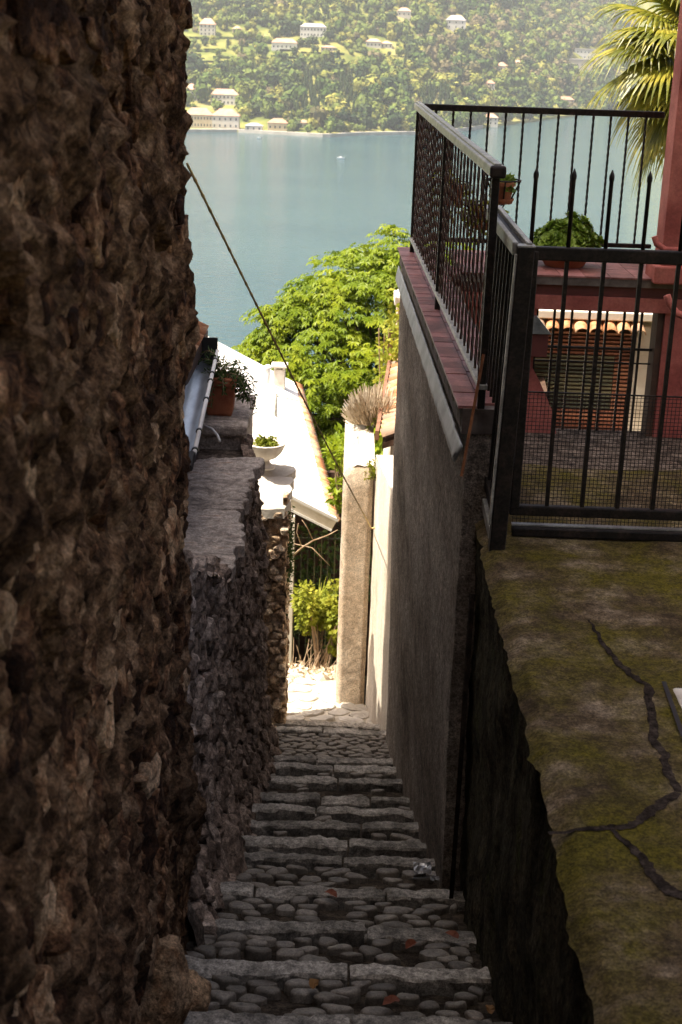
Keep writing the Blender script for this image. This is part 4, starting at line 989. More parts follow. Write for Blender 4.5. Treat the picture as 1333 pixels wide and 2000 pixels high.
# neighbouring house seen through the barred opening
NH = thing('neighbour_house', 'cream sunlit house with tile row and slatted blind beyond the barred opening', 'house', (2.4, 13.8, -4.5))
MB().box(1.2, 4.5, 13.75, 16.0, -6.5, -2.30).build('wall', 'cream', NH)
MB().box(2.80, 2.98, 13.60, 13.76, -4.3, -2.56).build('pilaster', 'cream', NH, bevel=.01)
MB().box(1.3, 3.2, 13.52, 13.755, -2.50, -2.42).build('ledge', 'cream', NH, bevel=.01)
t3 = roman_tile(.30, .068).mesh('tile', 'rooftile', True)
for k in range(11): part('tile', t3, NH, (1.42 + k*.136, 13.40, -2.605 + .006*(k % 2)), (.3, 0, 0))
bl = MB().box(1.36, 2.79, 13.62, 13.74, -4.05, -2.62).build('blind_backing', 'darkbeam', NH)
nsl = 36
for k in range(nsl):
    z = -2.645 - k*.0385; green = 6 <= k <= 19
    MB().bar((1.38,13.605,z), (2.77 if not green else 2.60,13.605,z), .008, .026, up=(0,-.5,1)).build('slat', 'louvregreen' if green else 'louvre', bl)
    if green: MB().bar((2.61,13.605,z), (2.77,13.605,z), .008, .026, up=(0,-.5,1)).build('slat', 'louvre', bl)

# ================================================================== BELOW AND BEYOND
# pale-roofed house further down on the left
WH = thing('pale_roofed_house', 'house below with broad glaring pale roof and tiled eave edge', 'house', (-2, 19, -8))
E_, F_ = Vector((-.07,16.0,-5.45)), Vector((-.77,22.8,-5.45)); ed = (F_-E_).normalized(); pd = Vector((-ed.y, ed.x, 0)); pit = math.radians(27.5)
upv = pd*math.cos(pit) + Vector((0,0,math.sin(pit))); nv = Vector((-pd.x*math.sin(pit), -pd.y*math.sin(pit), math.cos(pit))); RLen = 4.6
def rfn(u, v):
    p = E_ + (F_-E_)*u + upv*RLen*v; return p + nv*(.02*abs(math.sin(u*math.pi*34)) + .012*nz(p.x, p.y, 0, 1.5))
MB().grid(lambda u, v: rfn(u, 1-v), 204, 12).build('roof', 'paleroof', WH, smooth=True)
rdg = E_ + upv*RLen; rdg2 = F_ + upv*RLen; oth = Vector((pd.x*math.cos(pit), pd.y*math.cos(pit), -math.sin(pit)))
MB().add([rdg, rdg2, rdg2 + oth*RLen, rdg + oth*RLen], [(0,1,2,3)]).build('roof_back', 'paleroof', WH)
MB().add([p - nv*.10 for p in (E_, F_, F_ + upv*RLen, E_ + upv*RLen)], [(3,2,1,0)]).build('soffit', 'cream', WH)
vb = MB().prism([E_ - upv*.02 + nv*.02, E_ + upv*RLen + nv*.02, E_ + upv*RLen - nv*.13, E_ - upv*.02 - nv*.13], -ed*.04).build('verge_board', 'cream', WH)
MB().prism([E_ - upv*.03 + nv*.035, E_ + upv*RLen + nv*.035, E_ + upv*RLen + nv*.0, E_ - upv*.03 + nv*.0], -ed*.06).build('verge_trim', 'whitepaint', WH)
MB().prism([E_ - upv*.02 - nv*.115, E_ + upv*RLen - nv*.115, E_ + upv*RLen - nv*.14, E_ - upv*.02 - nv*.14], -ed*.055).build('verge_trim', 'whitepaint', WH)
te = roman_tile(.13, .055).mesh('eave_tile', 'rooftile', True)
rzt = math.atan2(pd.y, pd.x) - math.pi/2
for k in range(61):
    p = E_ + ed*(k*.112 + .03) - upv*.05 + nv*.0; o = part('eave_tile', te, WH, p); o.rotation_euler = (pit, 0, rzt)
gw = MB(); gx = E_ + pd*.55 + ed*.35
gw.prism([gx + Vector((0,0,-2.8)), gx + pd*3.4 + Vector((0,0,-2.8)), gx + pd*3.4 + Vector((0,0,1.6)), gx + Vector((0,0,.12))], ed*6.2).build('wall', 'cream', WH)
pc_ = at(566, 1200, 15.7); MB().box(pc_.x-.035, pc_.x+.035, 15.66, 15.74, -8.2, -5.32).build('porch_post', 'cream', WH, bevel=.004)
MB().box(-1.6, .8, 18.9, 19.0, -9.5, -5.75).build('porch_back', 'darkbeam', WH)
# roof furniture
def onroof(u, v):
    r = ray(u, v); t = (E_.dot(nv) + .02)/r.dot(nv); return r*t
p = onroof(523, 748); VP_ = thing('roof_vent_pipe', 'thin white vent pipe with cap near the far edge of the pale roof', 'vent pipe', p)
MB().tube([p, p + Vector((0,0,.24))], .035, 12).build('pipe', 'whitepaint', VP_, smooth=True); MB().lathe([(.03,0),(.075,.0),(.07,.02),(.02,.05)], p + Vector((0,0,.24)), 14).build('cap', 'whitepaint', VP_, smooth=True)
p = onroof(546, 752); CB = thing('roof_chimney', 'small square pale chimney block on the pale roof', 'chimney', p)
MB().box(p.x-.09, p.x+.09, p.y-.09, p.y+.1, p.z-.1, p.z+.26).build('stack', 'urnstone', CB, bevel=.01); MB().box(p.x-.13, p.x+.13, p.y-.13, p.y+.14, p.z+.30, p.z+.34).build('cap_slab', 'urnstone', CB, bevel=.01)
for a, b_ in ((-.07,-.07),(.07,-.07),(-.07,.07),(.07,.07)): MB().box(p.x+a-.015, p.x+a+.015, p.y+b_-.015, p.y+b_+.015, p.z+.26, p.z+.30).build('cap_leg', 'urnstone', CB)
p = onroof(539, 812); PO = thing('roof_mast', 'short grey pole with crossbar standing on the pale roof', 'pole', p)
MB().tube([p, p + Vector((0,0,.32))], .022, 8).build('pole', 'greyrail', PO, smooth=True); MB().tube([p + Vector((-.08,0,.30)), p + Vector((.42,.05,.20))], .008, 6).build('crossbar', 'greyrail', PO)

# green bar fence and garden by the porch
FE = thing('green_fence', 'thin dark green bar fence under the pale roof eave', 'fence', (-.2, 16.3, -8))
for k in range(9): x = -.55 + k*.082; MB().bar((x,16.3,-8.0), (x,16.3,-5.75), .012).build('bar', 'louvregreen', FE)
MB().bar((-.6,16.3,-5.8), (.15,16.3,-5.8), .015).build('rail', 'louvregreen', FE)
rp_ = random.Random(44)
def bush(name, lab, cat, c, rx, ry, rz, n, leaf, lw, m, stems=10, clumps=16):
    t = thing(name, lab, cat, c); lb, sb = MB(), MB(); C0 = Vector(c); cl = []
    for k in range(clumps):
        d = rv(rp_); q = rp_.uniform(.45,1.0); cl.append((C0 + Vector((d.x*rx*q, d.y*ry*q, rz + d.z*rz*q)), rp_.uniform(.22,.42)))
    for k in range(n):
        cc_, q = rp_.choice(cl); d = rv(rp_); p = cc_ + Vector((d.x*rx, d.y*ry, d.z*rz))*q*rp_.uniform(.6,1.0)
        leaf_quad(lb, p, d + rv(rp_)*.8 + Vector((0,0,-.15)), (d + Vector((0,0,.8)) + rv(rp_)*.5), leaf*rp_.uniform(.7,1.3), lw)
    for k in range(stems):
        q = rp_.choice(cl)[0]; sb.tube([C0 + Vector((rp_.gauss(0,.04),rp_.gauss(0,.04),-.1)), C0.lerp(q, .5) + rv(rp_)*.05, q], [.012,.009,.004], 5, cap=False)
    lb.build('foliage', m, t); sb.build('stems', 'twig', t); return t
c = at(612, 1330, 14.3); bush('garden_bush', 'sunlit lime green bush filling the gap beside the tan pillar', 'bush', (c.x+.05, 14.3, -6.62), .30, .35, .52, 2300, .055, .045, 'leaf_lime')
bush('shade_shrub', 'dark leafy shrub behind the thin green fence', 'shrub', (-.1, 17.4, -7.9), .8, .5, .95, 1500, .10, .06, 'leaf_dark')
c = at(598, 1320, 14.1); DB = thing('dry_brush', 'tangle of bare dry brown branches at the porch post foot', 'branches', (c.x-.1, 14.0, -6.9)); tw = MB()
for k in range(60):
    p = Vector((c.x - .08 + rp_.gauss(0,.05), 13.9 + rp_.gauss(0,.12), -6.95)); d = Vector((rp_.gauss(.05,.5), rp_.gauss(0,.4), 1)).normalized(); q = [p]
    for j in range(5): d = (d + rv(rp_)*.35).normalized(); q.append(q[-1] + d*.16)
    tw.tube(q, [.007,.006,.005,.004,.003,.002], 4, cap=False)
tw.build('twigs', 'twig', DB)
lb_, _ = sprays((c.x-.05, 13.95, -6.7), 25, .3, 1.8, .05, .02, rp_, per=10); lb_.build('dead_leaves', 'dryplant', DB)
BR = thing('bare_branch', 'pale bare branch reaching across in front of the green fence', 'branch', at(575,1085,15.2)); tw = MB()
tw.tube([at(572,1086,15.3), at(590,1070,15.2), at(612,1056,15.1), at(640,1046,15.0), at(660,1035,15.0)], [.012,.011,.010,.008,.005], 6); tw.tube([at(590,1070,15.2), at(580,1040,15.2), at(583,1022,15.2)], [.007,.005,.003], 5); tw.tube([at(612,1056,15.1), at(600,1030,15.1), at(590,1015,15.1)], [.007,.005,.003], 5)
tw.tube([at(575,1062,15.5), at(610,1070,15.4), at(645,1105,15.3)], [.006,.006,.004], 5); tw.build('limb', 'twig', BR, smooth=True)
SPK = thing('spiky_plant', 'yellow-green spiky yucca above the lime bush', 'plant', at(620,1200,14.7)); sb_ = MB(); c = at(622,1195,14.7)
for k in range(44):
    a = rp_.uniform(0, 2*math.pi); el = rp_.uniform(.15,1.4); d = Vector((math.cos(a)*math.cos(el), math.sin(a)*math.cos(el), math.sin(el))); L_ = rp_.uniform(.28,.42); s = d.cross(Vector((0,0,1))).normalized()*.013; p = Vector(c); vs = []
    for j in range(6):
        wq = (1 - j/5)*.9 + .1; vs += [p + s*wq, p - s*wq]; d = (d + Vector((0,0,-.13))).normalized(); p = p + d*L_/5
    sb_.add(vs, [(2*j, 2*j+1, 2*j+3, 2*j+2) for j in range(5)])
sb_.build('blades', 'leaf_lime', SPK); MB().tube([c + Vector((0,0,-.9)), c], .03, 8).build('stem', 'bark', SPK)
RB = thing('rubble_heap', 'heap of pale dry leaves and stones at the landing edge', 'heap', (-.2, 13.5, -6.7)); hb = MB()
hb.grid(lambda u, v: (-.75 + 1.0*u, 13.1 + 1.1*v, -6.62 + .42*math.sin(math.pi*min(1, v*1.1+.12))*(.8+.3*nz(u*4, v*4, 0)) + .05*nz(u*14, v*14, 1)), 40, 30).build('heap', 'palepath', RB, smooth=True)
lh = MB()
for k in range(700): 
    u, v = rp_.random(), rp_.random(); p = Vector((-.75 + 1.0*u, 13.1 + 1.1*v, -6.6 + .42*math.sin(math.pi*min(1, v*1.1+.12))*(.8+.3*nz(u*4, v*4, 0)) + .05*nz(u*14, v*14, 1))); leaf_quad(lh, p, rv(rp_)+Vector((0,0,.2)), rv(rp_), .06, .03)
tag(lh.build('dry_leaves', 'dryplant', RB), kind='stuff')

# ------------------------------------------------------------------ chestnut tree
CT = thing('chestnut_tree', 'big bright green horse chestnut tree between the roof and the lake', 'tree', (1.0, 30, -14.5))
rc = random.Random(77); CC = Vector((.95, 30.2, -7.4)); RX, RYY, RZZ = 3.05, 3.0, 3.35
lf_ = MB(); br = MB()
br.tube([(1.0,30.2,-16), (1.05,30.2,-12.5), (.95,30.2,-10), (1.0,30.2,-7.5), (.9,30.2,-5.2)], [.28,.24,.2,.12,.04], 10)
def palm_leaf(b, p, up, out, R_, rnd, k=6):
    """palmate chestnut leaf: k leaflets fanning round and drooping"""
    up = up.normalized(); f = (out - up*out.dot(up)); f = f.normalized() if f.length > 1e-3 else Vector((1,0,0)); s = up.cross(f)
    for j in range(k):
        a = (-1.9 + 3.8*j/(k-1)) if k > 1 else 0; L_ = R_*(1 - .28*abs(a)/1.9)*rnd.uniform(.9,1.1); d = (f*math.cos(a) + s*math.sin(a)); t = up.cross(d); w_ = L_*.19
        m1 = p + d*L_*.55 - up*L_*.06; e = p + d*L_*.95 - up*L_*.34
        b.add([p, m1 + t*w_, e, m1 - t*w_], [(0,1,2,3)])
ncl = 0
while ncl < 520:
    d = rv(rc)
    if d.y > .55: continue
    q = rc.uniform(.62,1.0)**.5 if rc.random() < .8 else rc.uniform(.4,.75)
    lump = 1 + .16*nz(d.x*2.2, d.y*2.2, d.z*2.2) + .10*nz(d.x*5, d.y*5, d.z*5 + 3)
    c = CC + Vector((d.x*RX, d.y*RYY, d.z*RZZ))*q*lump
    if c.z < -11.5: continue
    ncl += 1; rr = rc.uniform(.38,.72); outd = Vector((d.x, d.y, d.z*.4)).normalized()
    for k in range(int(48*rr/.5)):
        a = rc.uniform(0, 2*math.pi); q2 = math.sqrt(rc.random())*rr; p = c + Vector((math.cos(a)*q2, math.sin(a)*q2, .42*(rr - q2*q2/rr) - rc.uniform(0,.22)))
        o = Vector((math.cos(a), math.sin(a), -.15)) + outd*.5 + rv(rc)*.35; palm_leaf(lf_, p, Vector((0,0,1)) + o*.45 + rv(rc)*.28, o, rc.uniform(.10,.19), rc, 5 if rc.random() < .4 else 6)
    if rc.random() < .4: br.tube([CC + Vector((0,0,-2.2)), CC.lerp(c, .5) + Vector((0,0,-.4)), c + Vector((0,0,-.1))], [.06,.04,.012], 5, cap=False)
lf_.build('crown', 'leaf_chestnut', CT); br.build('trunk', 'bark', CT)
bush('understorey_bush', 'mid green leafy bush below the chestnut beside the tan pillar', 'bush', (.15, 19.5, -7.2), .75, .6, .95, 1900, .13, .075, 'leaf_chestnut', clumps=22)
bush('wall_foot_bush', 'bright leafy sprigs just behind the rounded pillar shoulder', 'bush', (.02, 15.6, -5.2), .22, .3, .42, 420, .09, .055, 'leaf_chestnut')

# ------------------------------------------------------------------ fan palm and purple bush on the right
PT = thing('fan_palm', 'fan palm with drooping yellow-green fronds behind the red column', 'palm tree', (3.02, 14.2, -6)); rq = random.Random(12)
MB().tube([(3.3,14.3,-8), (3.3,14.3,-4), (3.28,14.25,-1.2), (3.3,14.2,.0)], [.16,.15,.14,.12], 12).build('trunk', 'bark', PT)
pc0 = Vector((3.3,14.2,.0))
fr = [(178,34,.55,.78),(190,8,.55,.85),(172,-12,.55,.8),(200,22,.5,.75),(215,-6,.5,.8),(185,-34,.5,.8),(160,14,.5,.75),(232,18,.5,.7),(250,-25,.5,.75),(150,-25,.5,.7),(205,-52,.55,.85),(180,-62,.7,.8),(120,10,.5,.7),(300,10,.5,.7),(20,15,.5,.7),(60,-10,.5,.7),(340,-20,.5,.7),(225,-70,.6,.7),(196,52,.45,.7)]
for (az, el, plen, fl_) in fr:
    az, el = R(az + rq.uniform(-5,5)), R(el); d = Vector((math.cos(az)*math.cos(el), math.sin(az)*math.cos(el), math.sin(el)))
    side = d.cross(Vector((0,0,1))).normalized(); up = side.cross(d).normalized(); p1 = pc0 + d*plen + Vector((0,0,-.04))
    b = MB(); b.tube([pc0, pc0 + d*plen*.5 + Vector((0,0,.02)), p1], [.014,.011,.008], 5); d2 = (d + Vector((0,0,-.25))).normalized(); up = side.cross(d2).normalized()
    ns = 34
    for j in range(ns):
        a = R(-118 + 236*j/(ns-1)); dd = (d2*math.cos(a) + side*math.sin(a)).normalized(); L_ = fl_*(1 - .25*abs(a)/2.1)*rq.uniform(.88,1.06); s = up.cross(dd).normalized()
        p = Vector(p1); vs = []; wd = .017; dirn = dd
        for q in range(7):
            wq = wd*(.35 + 1.0*min(1, q/2)) * (1 if q < 4 else (1 - (q-3)/3.3)); fold = up*(wq*.5)
            vs += [p - s*wq, p + fold, p + s*wq]; dirn = (dirn + Vector((0,0,-.035*(q+1) if q < 3 else -.17*(q-2)))).normalized(); p = p + dirn*L_/6
        b.add(vs, [(3*q+i, 3*q+i+1, 3*q+i+4, 3*q+i+3) for q in range(6) for i in (0,1)])
    b.build('frond', 'leaf_palm', PT)
bush('purple_bush', 'purple and white speckled bush between the palm and the red column', 'bush', (3.1, 13.3, -.75), .22, .3, .42, 1500, .04, .03, 'purpleleaf')

# ------------------------------------------------------------------ houses across the lake
def hit(u, v):
    r = ray(u, v); Y = 1190.0
    while Y < 3200:
        p = r*(Y/r.y); s = Y - yshore(p.x)
        if s >= 0 and p.z <= LAKE + far_h(p.x, s): return p
        Y += 3
    return r*(1500/r.y)
far_sites = []
def far_house(u0, u1, vt, vb, lab, wm='plaster_far', rm='roof_far', depth=11, roof='hip', storeys=2, cols=6, roof_frac=.28, rz=0):
    um = (u0+u1)/2; p = hit(um, vb); k = p.y/F_PX*1.06; W_ = (u1-u0)*k/1.06*1.0; H_ = (vb-vt)*k; wall_h = H_*(1-roof_frac); rh = H_*roof_frac
    t = thing('lakeside_house', lab, 'house', p, 'houses across the lake'); x0, x1_, y0, y1 = p.x-W_/2, p.x+W_/2, p.y-1.5, p.y-1.5+depth; z0 = p.z
    MB().box(x0, x1_, y0, y1, z0-6, z0+wall_h).build('wall', wm, t)
    e = .6; zt = z0 + wall_h
    if roof == 'flat': ro = MB().box(x0-e, x1_+e, y0-e, y1+e, zt, zt+max(.6, rh)).build('roof', rm, t)
    else:
        i_ = min(depth/2, W_/2)*.98 if roof == 'hip' else .01
        ro = MB().add([(x0-e,y0-e,zt),(x1_+e,y0-e,zt),(x1_+e,y1+e,zt),(x0-e,y1+e,zt),(x0-e+i_,(y0+y1)/2,zt+rh*1.3),(x1_+e-i_,(y0+y1)/2,zt+rh*1.3)], [(0,1,5,4),(1,2,5),(2,3,4,5),(3,0,4),(3,2,1,0)]).build('roof', rm, t)
    sh = wall_h/storeys; cw = W_/cols
    for a in range(storeys):
        for c in range(cols):
            xc = x0 + cw*(c+.5); zc = z0 + sh*(a+.5); ww = min(1.3, cw*.36); wh = min(2.0, sh*.5)
            MB().box(xc-ww/2, xc+ww/2, y0-.06, y0+.05, zc-wh/2, zc+wh/2).build('window', 'glassdark', t)
    far_sites.append((um, vt, vb, u1-u0)); return t
far_house(362,414,218,250,'long cream arcaded villa on the waterfront at far left','plaster_yellow',storeys=2,cols=9,depth=12)
far_house(415,466,220,252,'blocky white waterfront villa with orange roof beside the arcaded one','plaster_far',storeys=2,cols=5,depth=14)
far_house(362,386,170,197,'white house with red roof just right of the rubble wall','plaster_white',storeys=2,cols=4)
far_house(413,464,180,205,'wide pink-white house behind the waterfront villas','plaster_white',storeys=2,cols=7)
far_house(524,561,236,256,'low boathouse with orange roof on the quay','plaster_yellow',storeys=1,cols=4)
far_house(480,512,243,256,'small grey-roofed boathouse left of the orange one','plaster_far','roof_grey',storeys=1,cols=3)
far_house(582,604,237,250,'little cream hut among trees on the shore','plaster_far',storeys=1,cols=2)
far_house(391,420,43,70,'upper left house with tower-like front on the slope','plaster_far',storeys=3,cols=4)
far_house(455,471,54,68,'small brown house right of the upper left house','plaster_yellow',storeys=2,cols=2)
far_house(588,636,51,73,'wide white villa high on the terraced slope','plaster_white','roof_grey',storeys=2,cols=8,roof_frac=.2)
far_house(532,579,80,99,'white villa with low red roof below the widest villa','plaster_white',storeys=1,cols=6)
far_house(628,656,91,100,'low pale wall-like house right of the red-roofed villa','plaster_far',storeys=1,cols=4)
far_house(716,744,79,93,'low pink-roofed house on the right terraces','plaster_far',storeys=1,cols=4)
far_house(744,766,83,94,'low shed adjoining the pink-roofed house','plaster_far',storeys=1,cols=3)
far_house(777,802,19,34,'yellowish house near the top among the trees','plaster_far',storeys=1,cols=3)
far_house(872,908,37,66,'tall square white house alone on the wooded slope','plaster_white','roof_grey',storeys=3,cols=3,depth=14,roof_frac=.22)
far_house(970,990,126,143,'small orange-roofed house above the bay','plaster_far',storeys=1,cols=2)
far_house(1004,1020,120,131,'tiny orange roof right of the house above the bay','plaster_far',storeys=1,cols=2)
far_house(1108,1156,118,136,'lower block of the white terraced building at right','plaster_far','roof_grey',roof='flat',storeys=1,cols=6,roof_frac=.1)
far_house(1118,1166,98,116,'upper block of the white terraced building at right','plaster_white','roof_grey',roof='flat',storeys=2,cols=7,roof_frac=.1)
far_house(950,966,160,175,'pale chapel-like house in the woods over the bay','plaster_white',storeys=2,cols=2)
far_house(1090,1120,192,206,'waterfront house on the far shore of the bay','plaster_far',storeys=2,cols=4)
far_house(944,972,226,244,'waterside house at the inner corner of the bay','plaster_far',storeys=2,cols=3)

# ------------------------------------------------------------------ trees across the lake
MARKS = [(388,234,'the arcaded waterfront villa'),(440,236,'the white waterfront villa'),(440,192,'the wide pink-white house'),(542,246,'the orange boathouse'),(406,56,'the upper left house'),(612,62,'the wide white villa'),(555,90,'the red-roofed white villa'),(735,87,'the pink-roofed house'),(790,26,'the yellowish top house'),(890,52,'the tall square house'),(980,134,'the orange-roofed bay house'),(1138,116,'the white terraced building'),(958,235,'the waterside bay house'),(1105,199,'the far bay house')]
def where(u, v):
    mu, mv, nm = min(MARKS, key=lambda q: (q[0]-u)**2 + ((q[1]-v)*1.6)**2); dx, dy = u-mu, v-mv
    far = ' some way' if math.hypot(dx, dy) > 55 else ' just'
    return far + (' left of ' if dx < 0 else ' right of ') + nm if abs(dx) > abs(dy)*1.3 else far + (' above ' if dy < 0 else ' below ') + nm
def far_tree_mesh(kind, k, m):
    b = MB(); rr = random.Random(k*13 + len(kind)); bm = bmesh.new(); bmesh.ops.create_icosphere(bm, subdivisions=2, radius=1)
    for v in bm.verts:
        n_ = v.co.normalized(); f_ = .66 + .34*nz(n_.x, n_.y, n_.z + 5*k, 1.7) + .12*nz(n_.x, n_.y, n_.z, 4); v.co = n_*f_
        if kind == 'cypress': v.co = Vector((v.co.x*.9*(1-.35*v.co.z), v.co.y*.9*(1-.35*v.co.z), v.co.z))
    b.add([v.co for v in bm.verts], [tuple(q.index for q in f.verts) for f in bm.faces]); bm.free()
    for q in range(90):
        d = rv(rr); c = d*(.6 + .45*rr.random()); 
        if kind == 'cypress': c = Vector((c.x*.85*(1-.35*c.z), c.y*.85*(1-.35*c.z), c.z))
        n_ = (d + rv(rr)*.7).normalized(); t_ = n_.cross(rv(rr)).normalized(); s_ = n_.cross(t_); z_ = rr.uniform(.12,.34)
        b.add([c + t_*z_, c + s_*z_*.8, c - t_*z_, c - s_*z_*.8], [(0,1,2),(0,2,3)])
    return b.mesh('crown', m)
KINDS = ['tree_green','tree_dark','tree_lime','tree_rust','cypress']
variants = {kd: [far_tree_mesh('cypress' if kd == 'cypress' else 'round', i + 5*j, 'tree_dark' if kd == 'cypress' else kd) for i in range(3)] for j, kd in enumerate(KINDS)}
trunk_me = MB().tube([(0,0,0),(0,0,.5),(.05,0,1)], [.10,.08,.05], 6).mesh('trunk', 'bark')
rf = random.Random(101); trees = []; cellmap = {}
def keep_prob(u, v):
    if u < 800 and 92 < v < 132: return .16
    if u < 580 and 60 < v <= 92: return .28
    if 680 < u < 900 and 25 < v < 60: return .75
    if u < 470 and 195 < v < 255: return .5
    return 1.0
tries = 0
while tries < 45000 and len(trees) < 4300:
    tries += 1; x = rf.uniform(-235, 640); s = rf.uniform(4, 640); p = far_p(x, s); u, v = proj(p)
    if not (330 < u < 1240 and -45 < v < 285): continue
    if rf.random() > keep_prob(u, v): continue
    near = p.y < 1420; rad = rf.choice((3.0,3.6,4.4,5.2,6.4,8.0))*rf.uniform(.85,1.15)*(1.0 if v > 110 or u > 820 else .8); key = (int(x//5), int(p.y//7))
    if key in cellmap: continue
    bad = False
    for (hu, ht, hb_, hw) in far_sites:
        if abs(u-hu) < hw*.5 + 3 and ht - 4 < v < hb_ + 9: bad = True; break
    if bad: continue
    cellmap[key] = 1
    cl = nz(p.x, p.y, 0, .02)
    if (588 < u < 628 and 150 < v < 220) or (660 < u < 700 and 165 < v < 235) or (820 < u < 880 and 185 < v < 245) or rf.random() < .03: kd = 'cypress'
    elif u > 840 and v < 175 and rf.random() < .22 + cl*.6: kd = 'tree_rust'
    elif rf.random() < .28 + cl*.6: kd = 'tree_dark'
    elif rf.random() < .30: kd = 'tree_lime'
    elif rf.random() < .10: kd = 'tree_rust'
    else: kd = 'tree_green'
    if kd == 'cypress': sx, sz = rf.uniform(1.5,2.2), rf.uniform(6,9.5)
    else: sx, sz = rad, rad*rf.uniform(.85,1.25)
    trees.append((sx*sz/(p.y**2), kd, p, sx, sz, rf.uniform(0,6.28), rf.randrange(3), u, v))
# big specimen trees that stand out
for (u, v, kd, r_) in ((560,72,'tree_dark',8),(578,70,'tree_dark',9),(770,185,'tree_dark',9),(790,170,'tree_rust',8),(655,130,'tree_dark',8),(630,235,'tree_lime',5),(640,246,'tree_lime',4.5),(745,60,'tree_dark',6),(560,225,'tree_rust',7),(430,150,'tree_dark',8),(400,150,'tree_dark',7),(660,250,'tree_dark',4),(840,52,'tree_dark',7)):
    p = hit(u, v); trees.append((9, kd, p, r_, r_*1.05, rf.uniform(0,6), rf.randrange(3), u, v))
trees.sort(key=lambda t: -t[0])
LABS = {'tree_green': 'mid green tree across the lake', 'tree_dark': 'dark green tree across the lake', 'tree_lime': 'yellow-green tree across the lake', 'tree_rust': 'brownish tree across the lake', 'cypress': 'slim dark cypress across the lake'}
for (_, kd, p, sx, sz, rz, vi, u, v) in trees[:300]:
    t = thing('cypress_tree' if kd == 'cypress' else 'far_tree', LABS[kd] + where(u, v), 'tree', p, LABS[kd].replace(' tree ', ' trees ').replace('cypress across', 'cypresses across'))
    lift = sz*(.95 if kd == 'cypress' else .95)
    part('crown', variants[kd][vi], t, p + Vector((0,0,lift)), (0,0,rz), (sx, sx, sz)); part('trunk', trunk_me, t, p + Vector((0,0,-.6)), (0,0,rz), (sx, sx, lift*.8+.6))
vcache = {kd: [(np.array([q.co[:] for q in me.vertices], dtype=np.float32), [tuple(f.vertices) for f in me.polygons]) for me in variants[kd]] for kd in KINDS}
V_, T_, MI = [], [], []; base_i = 0; mat_order = ['tree_green','tree_dark','tree_lime','tree_rust']
for (_, kd, p, sx, sz, rz, vi, u, v) in trees[300:]:
    vv, ff = vcache[kd][vi]; c_, s_ = math.cos(rz), math.sin(rz); q = np.empty_like(vv)
    q[:,0] = p.x + sx*(vv[:,0]*c_ - vv[:,1]*s_); q[:,1] = p.y + sx*(vv[:,0]*s_ + vv[:,1]*c_); q[:,2] = p.z + sz*(.85 + vv[:,2])
    V_.append(q); T_.append(np.array(ff, dtype=np.int32) + base_i); base_i += len(vv); MI += [mat_order.index('tree_dark' if kd == 'cypress' else kd)]*len(ff)
fo_ = mesh_np('far_forest', np.concatenate(V_), np.concatenate(T_), None)
for mname in mat_order: fo_.data.materials.append(MATS[mname])
fo_.data.polygons.foreach_set('material_index', np.array(MI, dtype=np.int32)); fo_.data.update()
tag(fo_, 'mixed green woods covering the slope across the lake', 'forest', kind='stuff')

# terraced hedges and vineyard rows on the open slope
hr = random.Random(6)
for k in range(26):
    u = hr.uniform(370, 760); v = hr.choice([76,84,100,104,108,112,118,122,126,130]) + hr.uniform(-2,2); L_ = hr.uniform(18,60); hb2 = MB(); pts = [hit(u + L_*q/8, v + .02*L_*q/8) for q in range(9)]
    for q in range(8):
        for z_ in range(3):
            d = pts[q].lerp(pts[q+1], z_/3); hb2.add([(d.x + sx_*1.6*(1+.3*hr.random()), d.y + sy_*1.2, d.z + (1.6+hr.random() if tz else -.5)) for sx_ in (-1,1) for sy_ in (-1,1) for tz in (0,1)], [(0,1,3,2),(4,6,7,5),(0,4,5,1),(2,3,7,6),(1,5,7,3)])
    tag(hb2.build('hedge_row', 'tree_green' if k % 3 else 'tree_dark'), 'clipped hedge row across the lake' + where(u + L_/2, v), 'hedge', 'hedge rows on the far terraces')

# boats
def boat(u, v, L_, lab):
    p = atz(u, v, LAKE); t = thing('motor_boat', lab, 'boat', p); b = MB(); secs = [(-.5,.16,.0),(-.3,.19,.0),(.1,.19,.0),(.35,.12,.03),(.5,.005,.07)]; vs = []
    for (x, w_, z) in secs: vs += [(p.x + x*L_, p.y - w_*L_*.9, p.z + (.16+z)*L_), (p.x + x*L_, p.y - w_*L_*.5, p.z - .02), (p.x + x*L_, p.y + w_*L_*.5, p.z - .02), (p.x + x*L_, p.y + w_*L_*.9, p.z + (.16+z)*L_)]
    b.add(vs, [(4*i+j, 4*i+j+1, 4*i+5+j, 4*i+4+j) for i in range(4) for j in range(3)] + [(4*i+3, 4*i, 4*i+4, 4*i+7) for i in range(4)] + [(0,3,2,1)]); b.build('hull', 'boatwhite', t)
    MB().box(p.x-.18*L_, p.x+.12*L_, p.y-.1*L_, p.y+.1*L_, p.z+.15*L_, p.z+.30*L_).build('cabin', 'boatwhite', t, bevel=.03); MB().box(p.x+.121*L_, p.x+.14*L_, p.y-.09*L_, p.y+.09*L_, p.z+.2*L_, p.z+.28*L_).build('windscreen', 'glassdark', t)
boat(666, 310, 5.2, 'small white motor boat out on the open lake')
boat(506, 270, 3.4, 'tiny white boat close to the far quay')

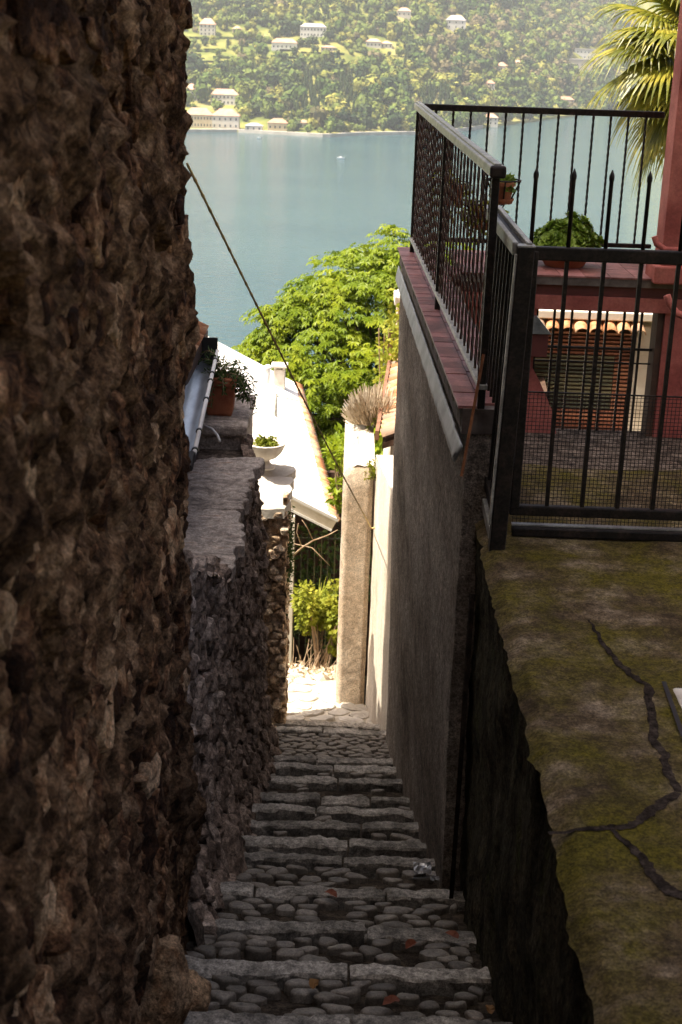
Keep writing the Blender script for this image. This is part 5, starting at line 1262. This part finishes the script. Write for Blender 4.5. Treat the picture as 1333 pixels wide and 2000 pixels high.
# ------------------------------------------------------------------ litter on the steps
def tread_z(y):
    for (y0, y1, z0, z1) in ramps:
        if y <= y1: return z0 + (z1-z0)*(y-y0)/(y1-y0)
    return LAND_Z
def on_steps(u, v):
    r = ray(u, v); Y = 2.0
    while Y < 13:
        p = r*(Y/r.y)
        if p.z <= tread_z(Y) - .005: return p
        Y += .01
    return p
rl = random.Random(3)
for (u, v, mm, lab) in ((613,1934,'orangeleaf','fallen orange leaf on the cobbles near the bottom'),(804,1856,'redleaf','fallen red leaf beside a long cobble'),(883,1838,'redleaf','crumpled reddish leaf near the right wall'),(765,1969,'redleaf','small bright red leaf low on the cobbles'),(956,1985,'orangeleaf','orange leaf at the bottom right of the steps'),(646,1755,'redleaf','brown-red leaf on the upper cobbled tread')):
    p = on_steps(u, v) + Vector((0,0,.022)); b = MB(); a0 = rl.uniform(0,6.28); s = rl.uniform(.022,.032); vs = [(p.x, p.y, p.z+.004)]
    for j in range(14):
        a = a0 + 2*math.pi*j/14; q = s*(.55 + .45*abs(math.cos(a-a0)))*(1.25 if j == 0 else 1); vs.append((p.x + q*math.cos(a), p.y + q*math.sin(a), p.z + .016*abs(math.sin(a-a0)) + .006*rl.random()))
    b.add(vs, [(0, 1+j, 1+(j+1) % 14) for j in range(14)]); tag(b.build('fallen_leaf', mm), lab, 'leaf', 'fallen leaves on the steps')
p = on_steps(825,1706) + Vector((0,0,.02)); b = MB(); b.grid(lambda u, v: (p.x + (u-.5)*.09, p.y + (v-.5)*.10, p.z + .025*nz(u*5, v*5, 3) + .012), 8, 8); tag(b.build('foil_scrap', 'foil'), 'shiny crumpled foil scrap on the right of a tread', 'litter')
p = on_steps(849,1725) + Vector((0,0,.02)); b = MB(); b.grid(lambda u, v: (p.x + (u-.5)*.045, p.y + (v-.5)*.035, p.z + .02*nz(u*5, v*5, 8) + .008), 6, 6); tag(b.build('paper_scrap', 'foil'), 'tiny pale paper scrap just below the foil', 'litter')

# ------------------------------------------------------------------ hazy air
hz = MB().box(-4100, 4100, -120, 5100, -88, 520).build('haze', None)
hm_ = bpy.data.materials.new('haze'); hm_.use_nodes = True; t = hm_.node_tree; t.nodes.clear()
pv_ = t.nodes.new('ShaderNodeVolumePrincipled'); pv_.inputs['Color'].default_value = (.93,.95,1,1); pv_.inputs['Density'].default_value = .000095; pv_.inputs['Anisotropy'].default_value = .2
oo = t.nodes.new('ShaderNodeOutputMaterial'); t.links.new(pv_.outputs[0], oo.inputs['Volume']); hz.data.materials.append(hm_)
tag(hz, 'thin pale haze in the air over the lake', 'haze', kind='stuff')
